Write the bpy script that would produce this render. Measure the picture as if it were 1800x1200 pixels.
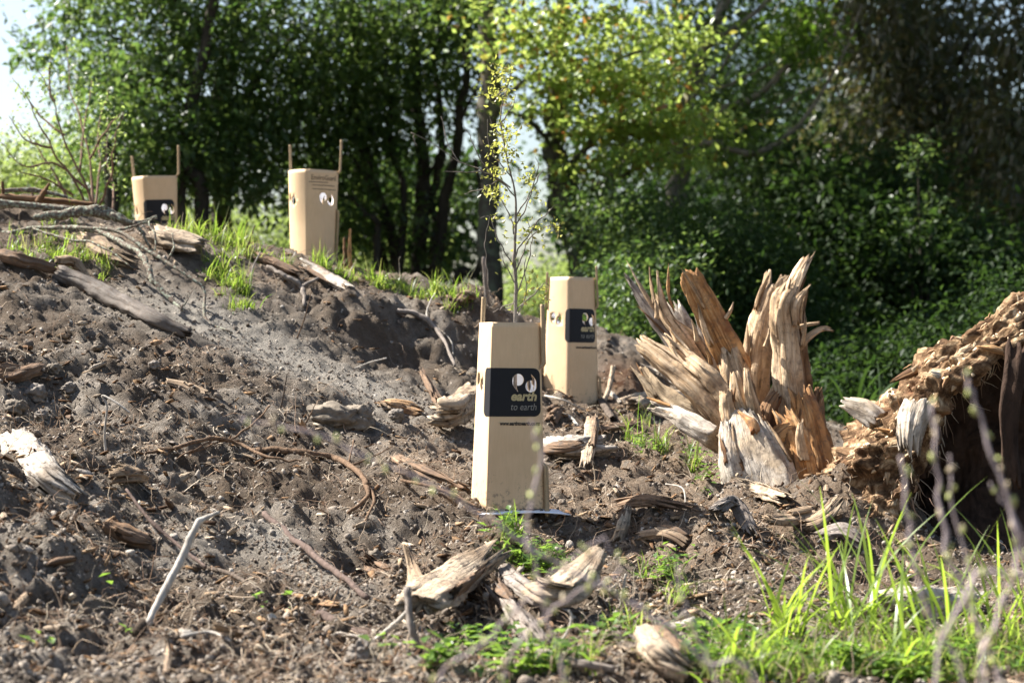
import bpy, bmesh, math, random
import numpy as np
from mathutils import Vector, Matrix
from mathutils.geometry import delaunay_2d_cdt

# ---------------------------------------------------------------- scene, camera, light
SC = bpy.context.scene
COL = SC.collection
for o in list(bpy.data.objects):
    bpy.data.objects.remove(o)

FPX = 3500.0          # focal length in photo pixels (70 mm lens, 1800 px wide)
CZ = 0.62             # camera height
cam_data = bpy.data.cameras.new("camera")
cam_data.lens = 70.0
cam_data.sensor_width = 36.0
cam_data.clip_start = 0.05
cam_data.clip_end = 2000.0
cam_data.dof.use_dof = True
cam_data.dof.focus_distance = 5.0
cam_data.dof.aperture_fstop = 5.0
cam = bpy.data.objects.new("camera", cam_data)
COL.objects.link(cam)
cam.location = (0, 0, CZ)
cam.rotation_euler = (math.radians(90), 0, 0)
SC.camera = cam

SUN_EL = math.radians(46)
SUN_H = Vector((-0.92, 0.39)).normalized()
TO_SUN = Vector((SUN_H.x * math.cos(SUN_EL), SUN_H.y * math.cos(SUN_EL), math.sin(SUN_EL)))
world = bpy.data.worlds.new("World")
SC.world = world
world.use_nodes = True
wn = world.node_tree.nodes
wn.clear()
sky = wn.new("ShaderNodeTexSky")
sky.sky_type = 'NISHITA'
sky.sun_disc = False
sky.sun_elevation = SUN_EL
sky.sun_rotation = math.atan2(SUN_H.x, SUN_H.y) % (2 * math.pi)
sky.air_density = 1.0
sky.dust_density = 2.4
bgn = wn.new("ShaderNodeBackground")
bgn.inputs['Strength'].default_value = 0.062
wout = wn.new("ShaderNodeOutputWorld")
world.node_tree.links.new(sky.outputs[0], bgn.inputs[0])
world.node_tree.links.new(bgn.outputs[0], wout.inputs[0])

sun_data = bpy.data.lights.new("sun", 'SUN')
sun_data.energy = 5.0
sun_data.angle = math.radians(0.53)
sun_data.color = (1.0, 0.965, 0.91)
sun = bpy.data.objects.new("sun", sun_data)
COL.objects.link(sun)
sun.rotation_euler = TO_SUN.to_track_quat('Z', 'Y').to_euler()
sun.location = (-6, 4, 12)

SC.view_settings.view_transform = 'Standard'
SC.view_settings.look = 'None'
SC.view_settings.exposure = 1.85
SC.view_settings.gamma = 1.0
SC.view_settings.use_curve_mapping = False
SC.render.engine = 'CYCLES'
SC.cycles.max_bounces = 8
SC.cycles.diffuse_bounces = 4
SC.cycles.transmission_bounces = 6
SC.cycles.use_denoising = True
SC.cycles.sample_clamp_indirect = 8.0

# ---------------------------------------------------------------- helpers: noise, meshes
rng = np.random.default_rng(11)

def _hash(ix, iy, iz, seed):
    h = (ix.astype(np.int64) * 374761393 + iy.astype(np.int64) * 668265263 + iz.astype(np.int64) * 2147483647 + seed * 1274126177) & 0xFFFFFFFF
    h = ((h ^ (h >> 13)) * 1274126177) & 0xFFFFFFFF
    h = h ^ (h >> 16)
    return (h & 0xFFFFFF) / float(0xFFFFFF) * 2.0 - 1.0

def vnoise(p, seed=0):
    """smooth value noise in [-1, 1] at points p (n, 3)"""
    p = np.asarray(p, float)
    i = np.floor(p).astype(np.int64)
    f = p - i
    f = f * f * f * (f * (f * 6 - 15) + 10)
    r = 0
    for dx in (0, 1):
        wx = f[:, 0] if dx else 1 - f[:, 0]
        for dy in (0, 1):
            wy = f[:, 1] if dy else 1 - f[:, 1]
            for dz in (0, 1):
                wz = f[:, 2] if dz else 1 - f[:, 2]
                r = r + wx * wy * wz * _hash(i[:, 0] + dx, i[:, 1] + dy, i[:, 2] + dz, seed)
    return r

def fbm(p, seed=0, octaves=4, gain=0.5):
    p = np.asarray(p, float)
    a, r = 1.0, 0
    for k in range(octaves):
        r = r + a * vnoise(p * (2.0 ** k), seed + k * 17)
        a *= gain
    return r

def new_mesh(name, V, F, mats=(), uv=None, smooth=False, midx=None):
    """V (n,3); F (m,k) int array, or a list of such arrays with different k"""
    V = np.asarray(V, float).reshape(-1, 3)
    Fs = F if isinstance(F, list) else [F]
    Fs = [np.asarray(f, np.int64) for f in Fs if len(f)]
    me = bpy.data.meshes.new(name)
    me.vertices.add(len(V))
    me.vertices.foreach_set('co', V.astype(np.float32).ravel())
    loops = np.concatenate([f.ravel() for f in Fs])
    sizes = np.concatenate([np.full(len(f), f.shape[1], np.int64) for f in Fs])
    starts = np.concatenate([[0], np.cumsum(sizes)[:-1]])
    me.loops.add(len(loops))
    me.loops.foreach_set('vertex_index', loops.astype(np.int32))
    me.polygons.add(len(sizes))
    me.polygons.foreach_set('loop_start', starts.astype(np.int32))
    me.polygons.foreach_set('loop_total', sizes.astype(np.int32))
    if smooth:
        me.polygons.foreach_set('use_smooth', np.ones(len(sizes), bool))
    for m in mats:
        me.materials.append(m)
    if midx is not None:
        me.polygons.foreach_set('material_index', np.asarray(midx, np.int32))
    if uv is not None:
        l = me.uv_layers.new(name='UVMap')
        l.data.foreach_set('uv', np.asarray(uv, float)[loops].astype(np.float32).ravel())
    me.update(calc_edges=True)
    me.validate()
    return me

def obj(name, me, parent=None):
    o = bpy.data.objects.new(name, me)
    COL.objects.link(o)
    if parent is not None:
        o.parent = parent
    return o

def build(name, V, F, mats, parent=None, uv=None, smooth=False, midx=None):
    V = np.asarray(V, float).reshape(-1, 3)
    if not isinstance(mats, (list, tuple)):
        mats = [mats]
    if parent is not None:
        V = V - np.array(parent.location)[None]
        return obj(name, new_mesh(name, V, F, mats, uv, smooth, midx), parent)
    c = V.mean(0); c[2] = V[:, 2].min()
    o = obj(name, new_mesh(name, V - c, F, mats, uv, smooth, midx))
    o.location = c
    return o

def tag(o, label, cat, group=None):
    o['label'] = label
    o['category'] = cat
    if group:
        o['group'] = group
    return o

def empty(name, loc, label, cat, group=None):
    o = bpy.data.objects.new(name, None)
    COL.objects.link(o)
    o.location = loc
    o.empty_display_size = 0.1
    return tag(o, label, cat, group)

def stuff(o, label=None, cat=None):
    o['kind'] = 'stuff'
    if label:
        tag(o, label, cat)
    return o

def merge(parts):
    """[(V,F,uv?)...] with same-k faces -> one V, F, uv"""
    Vs, Fs, U, n = [], [], [], 0
    for p in parts:
        Vs.append(p[0]); Fs.append(p[1] + n); n += len(p[0])
        if len(p) > 2:
            U.append(p[2])
    return np.concatenate(Vs), np.concatenate(Fs), (np.concatenate(U) if U else None)

def at(px, py, d):
    """the point d metres away that a photo pixel looks at"""
    return np.array([(px - 900) / FPX * d, d, CZ + (600 - py) / FPX * d])

# ---------------------------------------------------------------- helpers: materials
def nodes(name):
    m = bpy.data.materials.new(name)
    m.use_nodes = True
    nt = m.node_tree
    nt.nodes.clear()
    out = nt.nodes.new('ShaderNodeOutputMaterial')
    b = nt.nodes.new('ShaderNodeBsdfPrincipled')
    nt.links.new(b.outputs[0], out.inputs[0])
    return m, nt, b, out

def N(nt, t, **kw):
    n = nt.nodes.new(t)
    for k, v in kw.items():
        if k in n.inputs:
            n.inputs[k].default_value = v
        else:
            setattr(n, k, v)
    return n

def ramp(nt, fac, stops):
    r = nt.nodes.new('ShaderNodeValToRGB')
    e = r.color_ramp.elements
    while len(e) < len(stops):
        e.new(0.5)
    for i, (p, c) in enumerate(stops):
        e[i].position = p
        e[i].color = (*c, 1)
    nt.links.new(fac, r.inputs[0])
    return r.outputs[0]

def mixc(nt, fac, a, b, mode='MIX'):
    m = nt.nodes.new('ShaderNodeMix')
    m.data_type = 'RGBA'
    m.blend_type = mode
    for s, v in ((0, fac), (6, a), (7, b)):
        if hasattr(v, 'is_linked'):
            nt.links.new(v, m.inputs[s])
        elif s == 0:
            m.inputs[0].default_value = v
        else:
            m.inputs[s].default_value = (*v, 1)
    return m.outputs[2]

def bump(nt, b, h, strength, dist):
    n = nt.nodes.new('ShaderNodeBump')
    n.inputs['Strength'].default_value = strength
    n.inputs['Distance'].default_value = dist
    nt.links.new(h, n.inputs['Height'])
    nt.links.new(n.outputs[0], b.inputs['Normal'])

def mapped(nt, src, scale):
    c = nt.nodes.new('ShaderNodeTexCoord')
    m = nt.nodes.new('ShaderNodeMapping')
    m.inputs['Scale'].default_value = scale
    nt.links.new(c.outputs[src], m.inputs[0])
    return m.outputs[0]

def noise_tex(nt, vec, scale, detail=4, rough=0.6, dist=0.0):
    n = N(nt, 'ShaderNodeTexNoise')
    n.inputs['Scale'].default_value = scale
    n.inputs['Detail'].default_value = detail
    n.inputs['Roughness'].default_value = rough
    n.inputs['Distortion'].default_value = dist
    if vec is not None:
        nt.links.new(vec, n.inputs['Vector'])
    return n.outputs[0]

def wood_mat(name, dark, mid, pale, grain=(90, 5), crack=0.5, stain=None, bumpd=0.004, dirt=0.55):
    """UV: u metres across the grain, v metres along it"""
    m, nt, b, out = nodes(name)
    g = noise_tex(nt, mapped(nt, 'UV', (grain[0], grain[1], 1)), 1.0, 5, 0.65, 0.6)
    g2 = noise_tex(nt, mapped(nt, 'UV', (grain[0] * 4, grain[1] * 3, 1)), 1.0, 3, 0.6, 0.2)
    c = ramp(nt, g, [(0.30, dark), (0.30 + 0.25 * crack, mid), (0.62, pale), (0.8, mid)])
    c = mixc(nt, 0.5, c, ramp(nt, g2, [(0.35, (0.35, 0.33, 0.31)), (0.6, (1.0, 1.0, 1.0))]), 'MULTIPLY')
    if stain is not None:
        s = noise_tex(nt, mapped(nt, 'Object', (9, 9, 9)), 1.0, 4, 0.6, 0.5)
        c = mixc(nt, ramp(nt, s, [(0.50, (0, 0, 0)), (0.68, (1, 1, 1))]), c, stain)
    d = noise_tex(nt, mapped(nt, 'Object', (60, 60, 60)), 1.0, 4, 0.7)
    c = mixc(nt, ramp(nt, d, [(0.50, (0, 0, 0)), (0.64, (dirt, dirt, dirt))]), c, (0.10, 0.076, 0.058))
    nt.links.new(c, b.inputs['Base Color'])
    b.inputs['Roughness'].default_value = 0.85
    b.inputs['Specular IOR Level'].default_value = 0.15
    a = N(nt, 'ShaderNodeMath', operation='ADD')
    nt.links.new(g, a.inputs[0]); nt.links.new(g2, a.inputs[1])
    bump(nt, b, a.outputs[0], 0.8, bumpd)
    return m

def leaf_mat(name, cols, trans, rough=0.4, tfac=0.45, spec=0.5):
    m, nt, b, out = nodes(name)
    geo = N(nt, 'ShaderNodeNewGeometry')
    c = ramp(nt, geo.outputs['Random Per Island'], [(i / max(1, len(cols) - 1), k) for i, k in enumerate(cols)])
    nt.links.new(c, b.inputs['Base Color'])
    b.inputs['Roughness'].default_value = rough
    b.inputs['Specular IOR Level'].default_value = spec
    t = N(nt, 'ShaderNodeBsdfTranslucent')
    tc = ramp(nt, geo.outputs['Random Per Island'], [(i / max(1, len(trans) - 1), k) for i, k in enumerate(trans)])
    nt.links.new(tc, t.inputs[0])
    mx = N(nt, 'ShaderNodeMixShader')
    mx.inputs[0].default_value = tfac
    nt.links.new(b.outputs[0], mx.inputs[1]); nt.links.new(t.outputs[0], mx.inputs[2])
    nt.links.new(mx.outputs[0], out.inputs[0])
    return m

def plain_mat(name, col, rough=0.7, var=0.15, scale=30, spec=0.3, bumpd=0.0):
    m, nt, b, out = nodes(name)
    n = noise_tex(nt, mapped(nt, 'Object', (scale,) * 3), 1.0, 4, 0.6)
    c = mixc(nt, 1.0, col, ramp(nt, n, [(0.3, (1 - var,) * 3), (0.7, (1.0,) * 3)]), 'MULTIPLY')
    nt.links.new(c, b.inputs['Base Color'])
    b.inputs['Roughness'].default_value = rough
    b.inputs['Specular IOR Level'].default_value = spec
    if bumpd:
        bump(nt, b, n, 0.6, bumpd)
    return m

def bark_mat(name, dark, pale, lichen=None, scale=25, stretch=0.25, bumpd=0.01):
    m, nt, b, out = nodes(name)
    n = noise_tex(nt, mapped(nt, 'Object', (scale, scale, scale * stretch)), 1.0, 6, 0.65, 0.4)
    c = ramp(nt, n, [(0.3, dark), (0.7, pale)])
    if lichen is not None:
        l = noise_tex(nt, mapped(nt, 'Object', (scale * 1.4,) * 3), 1.0, 5, 0.7)
        c = mixc(nt, ramp(nt, l, [(0.50, (0, 0, 0)), (0.58, (0.9, 0.9, 0.9))]), c, lichen)
    nt.links.new(c, b.inputs['Base Color'])
    b.inputs['Roughness'].default_value = 0.9
    b.inputs['Specular IOR Level'].default_value = 0.1
    bump(nt, b, n, 0.7, bumpd)
    return m

M = {}
M['orange'] = wood_mat('split_wood_orange', (0.10, 0.04, 0.014), (0.46, 0.23, 0.085), (0.64, 0.40, 0.19), stain=(0.22, 0.10, 0.045))
M['tan'] = wood_mat('split_wood_tan', (0.09, 0.05, 0.026), (0.46, 0.31, 0.175), (0.70, 0.53, 0.35), stain=(0.26, 0.17, 0.10))
M['pale'] = wood_mat('rotten_wood_pale', (0.10, 0.065, 0.038), (0.33, 0.235, 0.14), (0.50, 0.39, 0.26), crack=0.3, stain=(0.36, 0.26, 0.16))
M['white'] = wood_mat('weathered_bark_white', (0.12, 0.09, 0.068), (0.38, 0.315, 0.245), (0.56, 0.50, 0.42), grain=(60, 9), crack=0.25, stain=(0.45, 0.35, 0.24))
M['grey'] = wood_mat('weathered_wood_grey', (0.05, 0.042, 0.036), (0.21, 0.175, 0.145), (0.36, 0.31, 0.27), crack=0.6, dirt=0.5)
M['brown'] = wood_mat('rotten_wood_brown', (0.045, 0.024, 0.013), (0.17, 0.088, 0.042), (0.34, 0.20, 0.10), crack=0.7, dirt=0.5)
def lying(name, dark, mid, pale, **kw):
    return wood_mat(name, dark, mid, pale, crack=0.35, dirt=0.9, **kw)
M['l_tan'] = lying('lying_wood_tan', (0.09, 0.06, 0.04), (0.27, 0.19, 0.12), (0.40, 0.30, 0.20), stain=(0.17, 0.115, 0.075))
M['l_pale'] = lying('lying_wood_pale', (0.13, 0.095, 0.065), (0.36, 0.275, 0.185), (0.50, 0.40, 0.29), stain=(0.22, 0.155, 0.10))
M['l_white'] = lying('lying_wood_white', (0.17, 0.14, 0.11), (0.40, 0.345, 0.28), (0.52, 0.46, 0.39), stain=(0.26, 0.205, 0.15))
M['l_brown'] = lying('lying_wood_brown', (0.05, 0.03, 0.018), (0.15, 0.092, 0.055), (0.25, 0.165, 0.105), stain=(0.10, 0.065, 0.045))
M['l_grey'] = lying('lying_wood_grey', (0.06, 0.05, 0.042), (0.19, 0.16, 0.132), (0.30, 0.26, 0.225), stain=(0.13, 0.10, 0.08))
M['l_orange'] = lying('lying_wood_orange', (0.10, 0.05, 0.02), (0.32, 0.18, 0.085), (0.45, 0.29, 0.155), stain=(0.20, 0.11, 0.06))
M['d_grey'] = lying('dead_branch_grey', (0.03, 0.026, 0.022), (0.105, 0.088, 0.074), (0.18, 0.155, 0.132), stain=(0.07, 0.055, 0.045))
M['darkbark'] = bark_mat('dark_bark', (0.035, 0.026, 0.02), (0.15, 0.118, 0.092), scale=60)
M['rootbrown'] = bark_mat('root_skin', (0.065, 0.040, 0.024), (0.20, 0.13, 0.082), scale=80)
M['palestick'] = bark_mat('bleached_stick', (0.26, 0.23, 0.19), (0.48, 0.44, 0.38), scale=70, bumpd=0.003)
M['purplestick'] = bark_mat('purple_brown_stick', (0.055, 0.038, 0.031), (0.155, 0.112, 0.092), scale=90, bumpd=0.003)
M['lichen'] = bark_mat('lichen_branch', (0.055, 0.04, 0.03), (0.17, 0.13, 0.10), lichen=(0.30, 0.33, 0.25), scale=70, bumpd=0.004)
M['trunk_dark'] = bark_mat('trunk_bark_dark', (0.022, 0.019, 0.015), (0.075, 0.062, 0.048), scale=14)
M['trunk_mid'] = bark_mat('trunk_bark_grey', (0.045, 0.038, 0.030), (0.14, 0.12, 0.095), lichen=(0.14, 0.15, 0.10), scale=10)
M['limb_grey'] = bark_mat('limb_bark_pale', (0.12, 0.11, 0.095), (0.30, 0.27, 0.23), scale=14)

# ---------------------------------------------------------------- terrain
_cp = []
for px, rows in {
    -350: [(330, 7.6), (470, 6.3), (640, 5.3), (860, 4.2), (1100, 3.3), (1260, 2.9)],
    0:    [(352, 7.3), (400, 6.8), (480, 6.2), (600, 5.5), (750, 4.7), (900, 4.05), (1050, 3.45), (1200, 3.0)],
    150:  [(372, 7.3), (470, 6.5), (600, 5.65), (800, 4.65)],
    300:  [(405, 7.3), (460, 6.75), (550, 6.15), (650, 5.55), (800, 4.8), (950, 4.1), (1100, 3.55), (1200, 3.15)],
    450:  [(432, 7.2), (500, 6.7), (620, 6.0), (740, 5.35)],
    600:  [(468, 7.1), (560, 6.6), (680, 5.95), (780, 5.35), (880, 4.75), (1000, 4.15), (1100, 3.65), (1200, 3.2)],
    730:  [(505, 7.1), (600, 6.7), (740, 5.8)],
    850:  [(532, 7.0), (600, 6.85), (690, 6.5), (770, 5.8), (890, 4.82), (1000, 4.2), (1100, 3.7), (1200, 3.25)],
    1000: [(575, 7.6), (640, 7.2), (714, 6.88), (800, 5.8), (870, 5.1), (960, 4.5), (1060, 3.95), (1200, 3.25)],
    1130: [(612, 7.6), (700, 6.9), (780, 6.0), (870, 5.2), (960, 4.6), (1060, 3.9), (1200, 3.2)],
    1250: [(690, 7.4), (760, 6.3), (850, 5.5)],
    1400: [(778, 7.5), (820, 6.3), (870, 5.5), (950, 4.75), (1050, 3.95), (1200, 3.2)],
    1550: [(790, 7.6), (845, 6.2), (900, 5.3), (960, 4.8), (1060, 4.0), (1200, 3.2)],
    1750: [(790, 7.6), (850, 6.2), (990, 4.7), (1070, 4.0), (1200, 3.2)],
    2100: [(790, 7.6), (870, 5.8), (1030, 4.3), (1200, 3.2)],
}.items():
    for py, d in rows:
        _cp.append(at(px, py, d))
for px, d, z in [(-350, 8.6, 1.05), (0, 8.3, 0.98), (280, 8.2, 0.86), (540, 7.7, 0.84), (700, 8.2, 0.66), (850, 8.3, 0.55), (1000, 8.6, 0.42), (1130, 8.6, 0.36), (1400, 9.5, 0.15), (1900, 9.5, 0.12),
                 (-300, 10.5, 0.5), (300, 10.5, 0.4), (800, 10.5, 0.22), (1300, 12, 0.08), (1900, 12, 0.05),
                 (0, 14, 0.1), (900, 14, 0.05), (1800, 14, 0.0)]:
    _cp.append(np.array([(px - 900) / FPX * d, d, z]))
for x, y, z in [(-1.5, 1.6, 0.02), (0, 1.6, 0.0), (1.5, 1.6, 0.0), (-3.5, 3, 0.4), (-4, 6, 1.0), (-4.5, 9, 0.9), (3.5, 4, 0.05), (4, 8, 0.05),
                (0, -4, 0.0), (-8, -4, 0.2), (8, -4, 0), (9, 8, 0.0), (-10, 8, 0.6), (9, 18, 0), (-9, 18, 0), (0, 20, 0), (-12, 30, 0), (12, 30, 0), (0, 35, 0)]:
    _cp.append(np.array([x, y, z]))
_cp = np.array(_cp)

def _tps(r2):
    return 0.5 * r2 * np.log(r2 + 1e-9)

def _fit(P):
    n = len(P)
    r2 = ((P[:, None, :2] - P[None, :, :2]) ** 2).sum(-1)
    K = _tps(r2) + np.eye(n) * 0.004
    Q = np.c_[np.ones(n), P[:, :2]]
    A = np.block([[K, Q], [Q.T, np.zeros((3, 3))]])
    return np.linalg.solve(A, np.r_[P[:, 2], np.zeros(3)])
_w = _fit(_cp)

def base_h(x, y):
    x = np.asarray(x, float).ravel(); y = np.asarray(y, float).ravel()
    out = np.zeros(len(x))
    for s in range(0, len(x), 20000):
        xs, ys = x[s:s + 20000], y[s:s + 20000]
        r2 = (xs[:, None] - _cp[None, :, 0]) ** 2 + (ys[:, None] - _cp[None, :, 1]) ** 2
        out[s:s + 20000] = _tps(r2) @ _w[:-3] + _w[-3] + _w[-2] * xs + _w[-1] * ys
    far = np.hypot(x, y - 6)
    k = np.clip((far - 9) / 14, 0, 1)
    k = k * k * (3 - 2 * k)
    return out * (1 - k)

def _drop0(px, py, f):
    d = np.arange(2.1, 16, 0.02)
    x = (px - 900) / FPX * d
    z = CZ + (600 - py) / FPX * d
    h = f(x, d)
    k = np.where(z < h)[0]
    i = k[0] if len(k) else len(d) - 1
    return np.array([x[i], d[i], h[i]])

# smooth band of dry silt that has slid down the bank
_silt = [_drop0(*p, base_h)[:2] for p in ((330, 545), (450, 600), (560, 660), (660, 700), (740, 735))]
_silt2 = [_drop0(*p, base_h)[:2] for p in ((480, 930), (560, 985), (620, 1030))]
def silt_mask(x, y):
    m = np.zeros(len(x))
    for seg, r in ((_silt, 0.30), (_silt2, 0.10)):
        for a, b in zip(seg, seg[1:]):
            ab = b - a
            t = np.clip(((x - a[0]) * ab[0] + (y - a[1]) * ab[1]) / (ab @ ab), 0, 1)
            dist = np.hypot(x - a[0] - t * ab[0], (y - a[1] - t * ab[1]) * 0.8)
            m = np.maximum(m, np.exp(-(dist / r) ** 2 * 1.6))
    return m

_pits = [(_drop0(px, py, base_h), r, dep) for px, py, r, dep in [
    (665, 965, 0.10, 0.09), (1195, 890, 0.10, 0.08), (1050, 965, 0.16, 0.06), (1130, 1010, 0.14, 0.06), (810, 1075, 0.12, 0.06), (80, 700, 0.13, 0.07),
    (430, 960, 0.10, 0.035), (850, 640, 0.10, 0.05), (800, 790, 0.10, 0.05), (250, 960, 0.14, 0.06), (150, 1040, 0.16, 0.05), (700, 610, 0.12, 0.05), (620, 520, 0.12, 0.05),
    (900, 1130, 0.14, 0.05), (1560, 1000, 0.22, 0.08), (1250, 1020, 0.12, 0.05), (330, 850, 0.10, 0.04), (590, 740, 0.10, 0.03)]]
_lumps = [(_drop0(px, py, base_h), r, dep) for px, py, r, dep in [
    (1095, 672, 0.13, 0.07), (1230, 960, 0.13, 0.05), (590, 725, 0.10, 0.05), (150, 850, 0.14, 0.05), (1500, 930, 0.15, 0.06), (60, 980, 0.16, 0.07), (480, 700, 0.15, 0.03),
    (300, 440, 0.18, 0.05), (640, 560, 0.15, 0.05), (760, 850, 0.12, 0.03), (700, 920, 0.10, 0.03), (960, 850, 0.14, 0.03), (1050, 820, 0.12, 0.04), (800, 1010, 0.12, 0.05), (1390, 900, 0.15, 0.04)]]

def ground_h(x, y, fine=True):
    x = np.asarray(x, float).ravel(); y = np.asarray(y, float).ravel()
    h = base_h(x, y)
    for p, r, dep in _pits:
        h = h - dep * np.exp(-((x - p[0]) ** 2 + (y - p[1]) ** 2 * 0.5) / (r * r))
    for p, r, dep in _lumps:
        h = h + dep * np.exp(-((x - p[0]) ** 2 + (y - p[1]) ** 2 * 0.6) / (r * r))
    for mx, my, r, dep in ((-1.42, 4.15, .24, .42), (-1.30, 3.55, .18, .24), (-1.85, 5.2, .28, .30)):  # mounds added beyond the left edge to throw shade on the bank
        h = h + dep * np.exp(-((x - mx) ** 2 + (y - my) ** 2) / (r * r))
    s = silt_mask(x, y)
    q = np.c_[x, y, np.zeros(len(x))]
    near = np.clip((11 - y) / 3, 0, 1)
    rough = (1 - 0.72 * s) * near * (0.65 + 0.6 * np.clip(0.5 + vnoise(q / 0.6, 31), 0, 1))
    h = h + 0.038 * vnoise(q / 0.42, 3) * (1 - 0.6 * s) + 0.022 * vnoise(q / 0.17, 5) * rough
    a = np.abs(vnoise(q / 0.085, 7)); h = h + 0.024 * (a - 0.4) * rough
    if fine:
        h = h + 0.0135 * vnoise(q / 0.040, 9) * rough
        b = np.abs(vnoise(q / 0.026, 13)); h = h - 0.0150 * (b - 0.4) * rough
        h = h + 0.0055 * vnoise(q / 0.014, 15) * near * (1 - 0.2 * s) + 0.0075 * vnoise(q / 0.030, 16) * s
        # shallow rills running down the silt
        g = np.c_[(x * 0.80 + y * 0.60) / 0.05, (x * 0.60 - y * 0.80) / 0.45, np.zeros(len(x))]
        h = h + 0.011 * vnoise(g, 21) * s
    return h

def gz(x, y):
    return float(ground_h([x], [y])[0])

def drop(px, py):
    return _drop0(px, py, ground_h)

def lay(pts, lift=0.0):
    out = []
    for p in pts:
        q = drop(p[0], p[1])
        q[2] += lift if len(p) < 3 else p[2]
        out.append(q)
    return np.array(out)

def stand(pts):
    """first point rests on the bank; the others rise at its distance (third value: metres nearer or farther)"""
    b = drop(pts[0][0], pts[0][1])
    return np.array([b] + [at(p[0], p[1], b[1] + (p[2] if len(p) > 2 else 0)) for p in pts[1:]])

def hover(pts):
    """just above the bank: third value is how far in front of the soil, in metres"""
    return np.array([at(p[0], p[1], drop(p[0], p[1])[1] - (p[2] if len(p) > 2 else .03)) for p in pts])

def near(pts, d):
    return np.array([at(p[0], p[1], d + (p[2] if len(p) > 2 else 0)) for p in pts])

# non-uniform grid: fine in view, coarse out to the horizon
def _axis_x():
    c = np.arange(-2.1, 2.1001, 0.0105)
    o = [2.1]
    while o[-1] < 900:
        o.append(o[-1] + max(0.02, (o[-1] - 2.0) * 0.22))
    o = np.array(o[1:])
    return np.r_[-o[::-1], c, o]
def _axis_y():
    y = [2.5]
    while y[-1] < 8.8:
        y.append(y[-1] + y[-1] * 0.0024)
    while y[-1] < 900:
        y.append(y[-1] + max(0.05, (y[-1] - 8.5) * 0.18))
    b = [2.5]
    while b[-1] > -300:
        b.append(b[-1] - max(0.02, (2.55 - b[-1]) * 0.25))
    return np.r_[np.array(b[1:])[::-1], y]
gx, gy = _axis_x(), _axis_y()
GX, GY = np.meshgrid(gx, gy)
GH = ground_h(GX, GY)
nx, ny = len(gx), len(gy)
ii = np.arange(ny - 1)[:, None] * nx + np.arange(nx - 1)[None]
GF = np.stack([ii, ii + 1, ii + nx + 1, ii + nx], -1).reshape(-1, 4)

def ground_material():
    m, nt, b, out = nodes('soil')
    P = mapped(nt, 'Object', (1, 1, 1))
    big = noise_tex(nt, P, 2.6, 4, 0.6, 0.3)
    med = noise_tex(nt, P, 14, 5, 0.65, 0.2)
    fin = noise_tex(nt, P, 120, 4, 0.7)
    grit = noise_tex(nt, P, 420, 3, 0.7)
    c = ramp(nt, med, [(0.30, (0.080, 0.062, 0.046)), (0.45, (0.222, 0.188, 0.150)), (0.58, (0.335, 0.293, 0.243)), (0.75, (0.42, 0.375, 0.32))])
    c = mixc(nt, ramp(nt, big, [(0.42, (0, 0, 0)), (0.58, (0.85, 0.85, 0.85))]), c, mixc(nt, fin, (0.062, 0.044, 0.030), (0.215, 0.160, 0.112)))
    at_ = N(nt, 'ShaderNodeAttribute', attribute_name='silt')
    c = mixc(nt, at_.outputs['Fac'], c, mixc(nt, med, (0.285, 0.258, 0.218), (0.40, 0.366, 0.315)))
    cp = N(nt, 'ShaderNodeAttribute', attribute_name='compost')
    c = mixc(nt, cp.outputs['Fac'], c, mixc(nt, fin, (0.05, 0.022, 0.012), (0.16, 0.075, 0.04)))
    wd = N(nt, 'ShaderNodeAttribute', attribute_name='woody')
    wn_ = noise_tex(nt, P, 26, 5, 0.7, 0.4)
    wf = N(nt, 'ShaderNodeMath', operation='MULTIPLY')
    nt.links.new(wd.outputs['Fac'], wf.inputs[0])
    nt.links.new(ramp(nt, wn_, [(0.36, (0, 0, 0)), (0.52, (1, 1, 1))]), wf.inputs[1])
    c = mixc(nt, wf.outputs[0], c, ramp(nt, fin, [(0.3, (0.17, 0.115, 0.075)), (0.55, (0.34, 0.255, 0.18)), (0.75, (0.46, 0.37, 0.275))]))
    lt = N(nt, 'ShaderNodeAttribute', attribute_name='litter')
    c = mixc(nt, lt.outputs['Fac'], c, mixc(nt, fin, (0.030, 0.034, 0.014), (0.085, 0.075, 0.040)))
    c = mixc(nt, 1.0, c, ramp(nt, grit, [(0.32, (0.55, 0.52, 0.50)), (0.55, (1, 1, 1)), (0.75, (1.25, 1.22, 1.18))]), 'MULTIPLY')
    nt.links.new(c, b.inputs['Base Color'])
    b.inputs['Roughness'].default_value = 0.95
    b.inputs['Specular IOR Level'].default_value = 0.08
    a = N(nt, 'ShaderNodeMath', operation='MULTIPLY_ADD')
    nt.links.new(fin, a.inputs[0]); a.inputs[1].default_value = 1.6; nt.links.new(grit, a.inputs[2])
    bump(nt, b, a.outputs[0], 1.0, 0.014)
    return m
M['soil'] = ground_material()
gme = new_mesh('ground', np.c_[GX.ravel(), GY.ravel(), GH], GF, [M['soil']], smooth=True)
_cc = drop(1095, 668)
_gxr, _gyr = GX.ravel(), GY.ravel()
_gpx = 900 + _gxr / np.maximum(_gyr, 0.5) * FPX
_gpy = 600 + (CZ - GH) / np.maximum(_gyr, 0.5) * FPX
_woody = np.zeros(len(_gxr))
for cx, cy, rx, ry in [(1100, 760, 170, 90), (1300, 920, 260, 80), (1060, 900, 160, 70), (1480, 900, 170, 90), (1230, 800, 130, 90), (800, 1020, 130, 50), (560, 480, 150, 30), (1650, 1080, 160, 40), (760, 790, 90, 60), (180, 430, 140, 40)]:
    _woody = np.maximum(_woody, np.exp(-((_gpx - cx) / rx) ** 2 - ((_gpy - cy) / ry) ** 2))
_woody = np.clip(_woody * 1.3, 0, 0.9) * (_gyr > 2.5)
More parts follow.
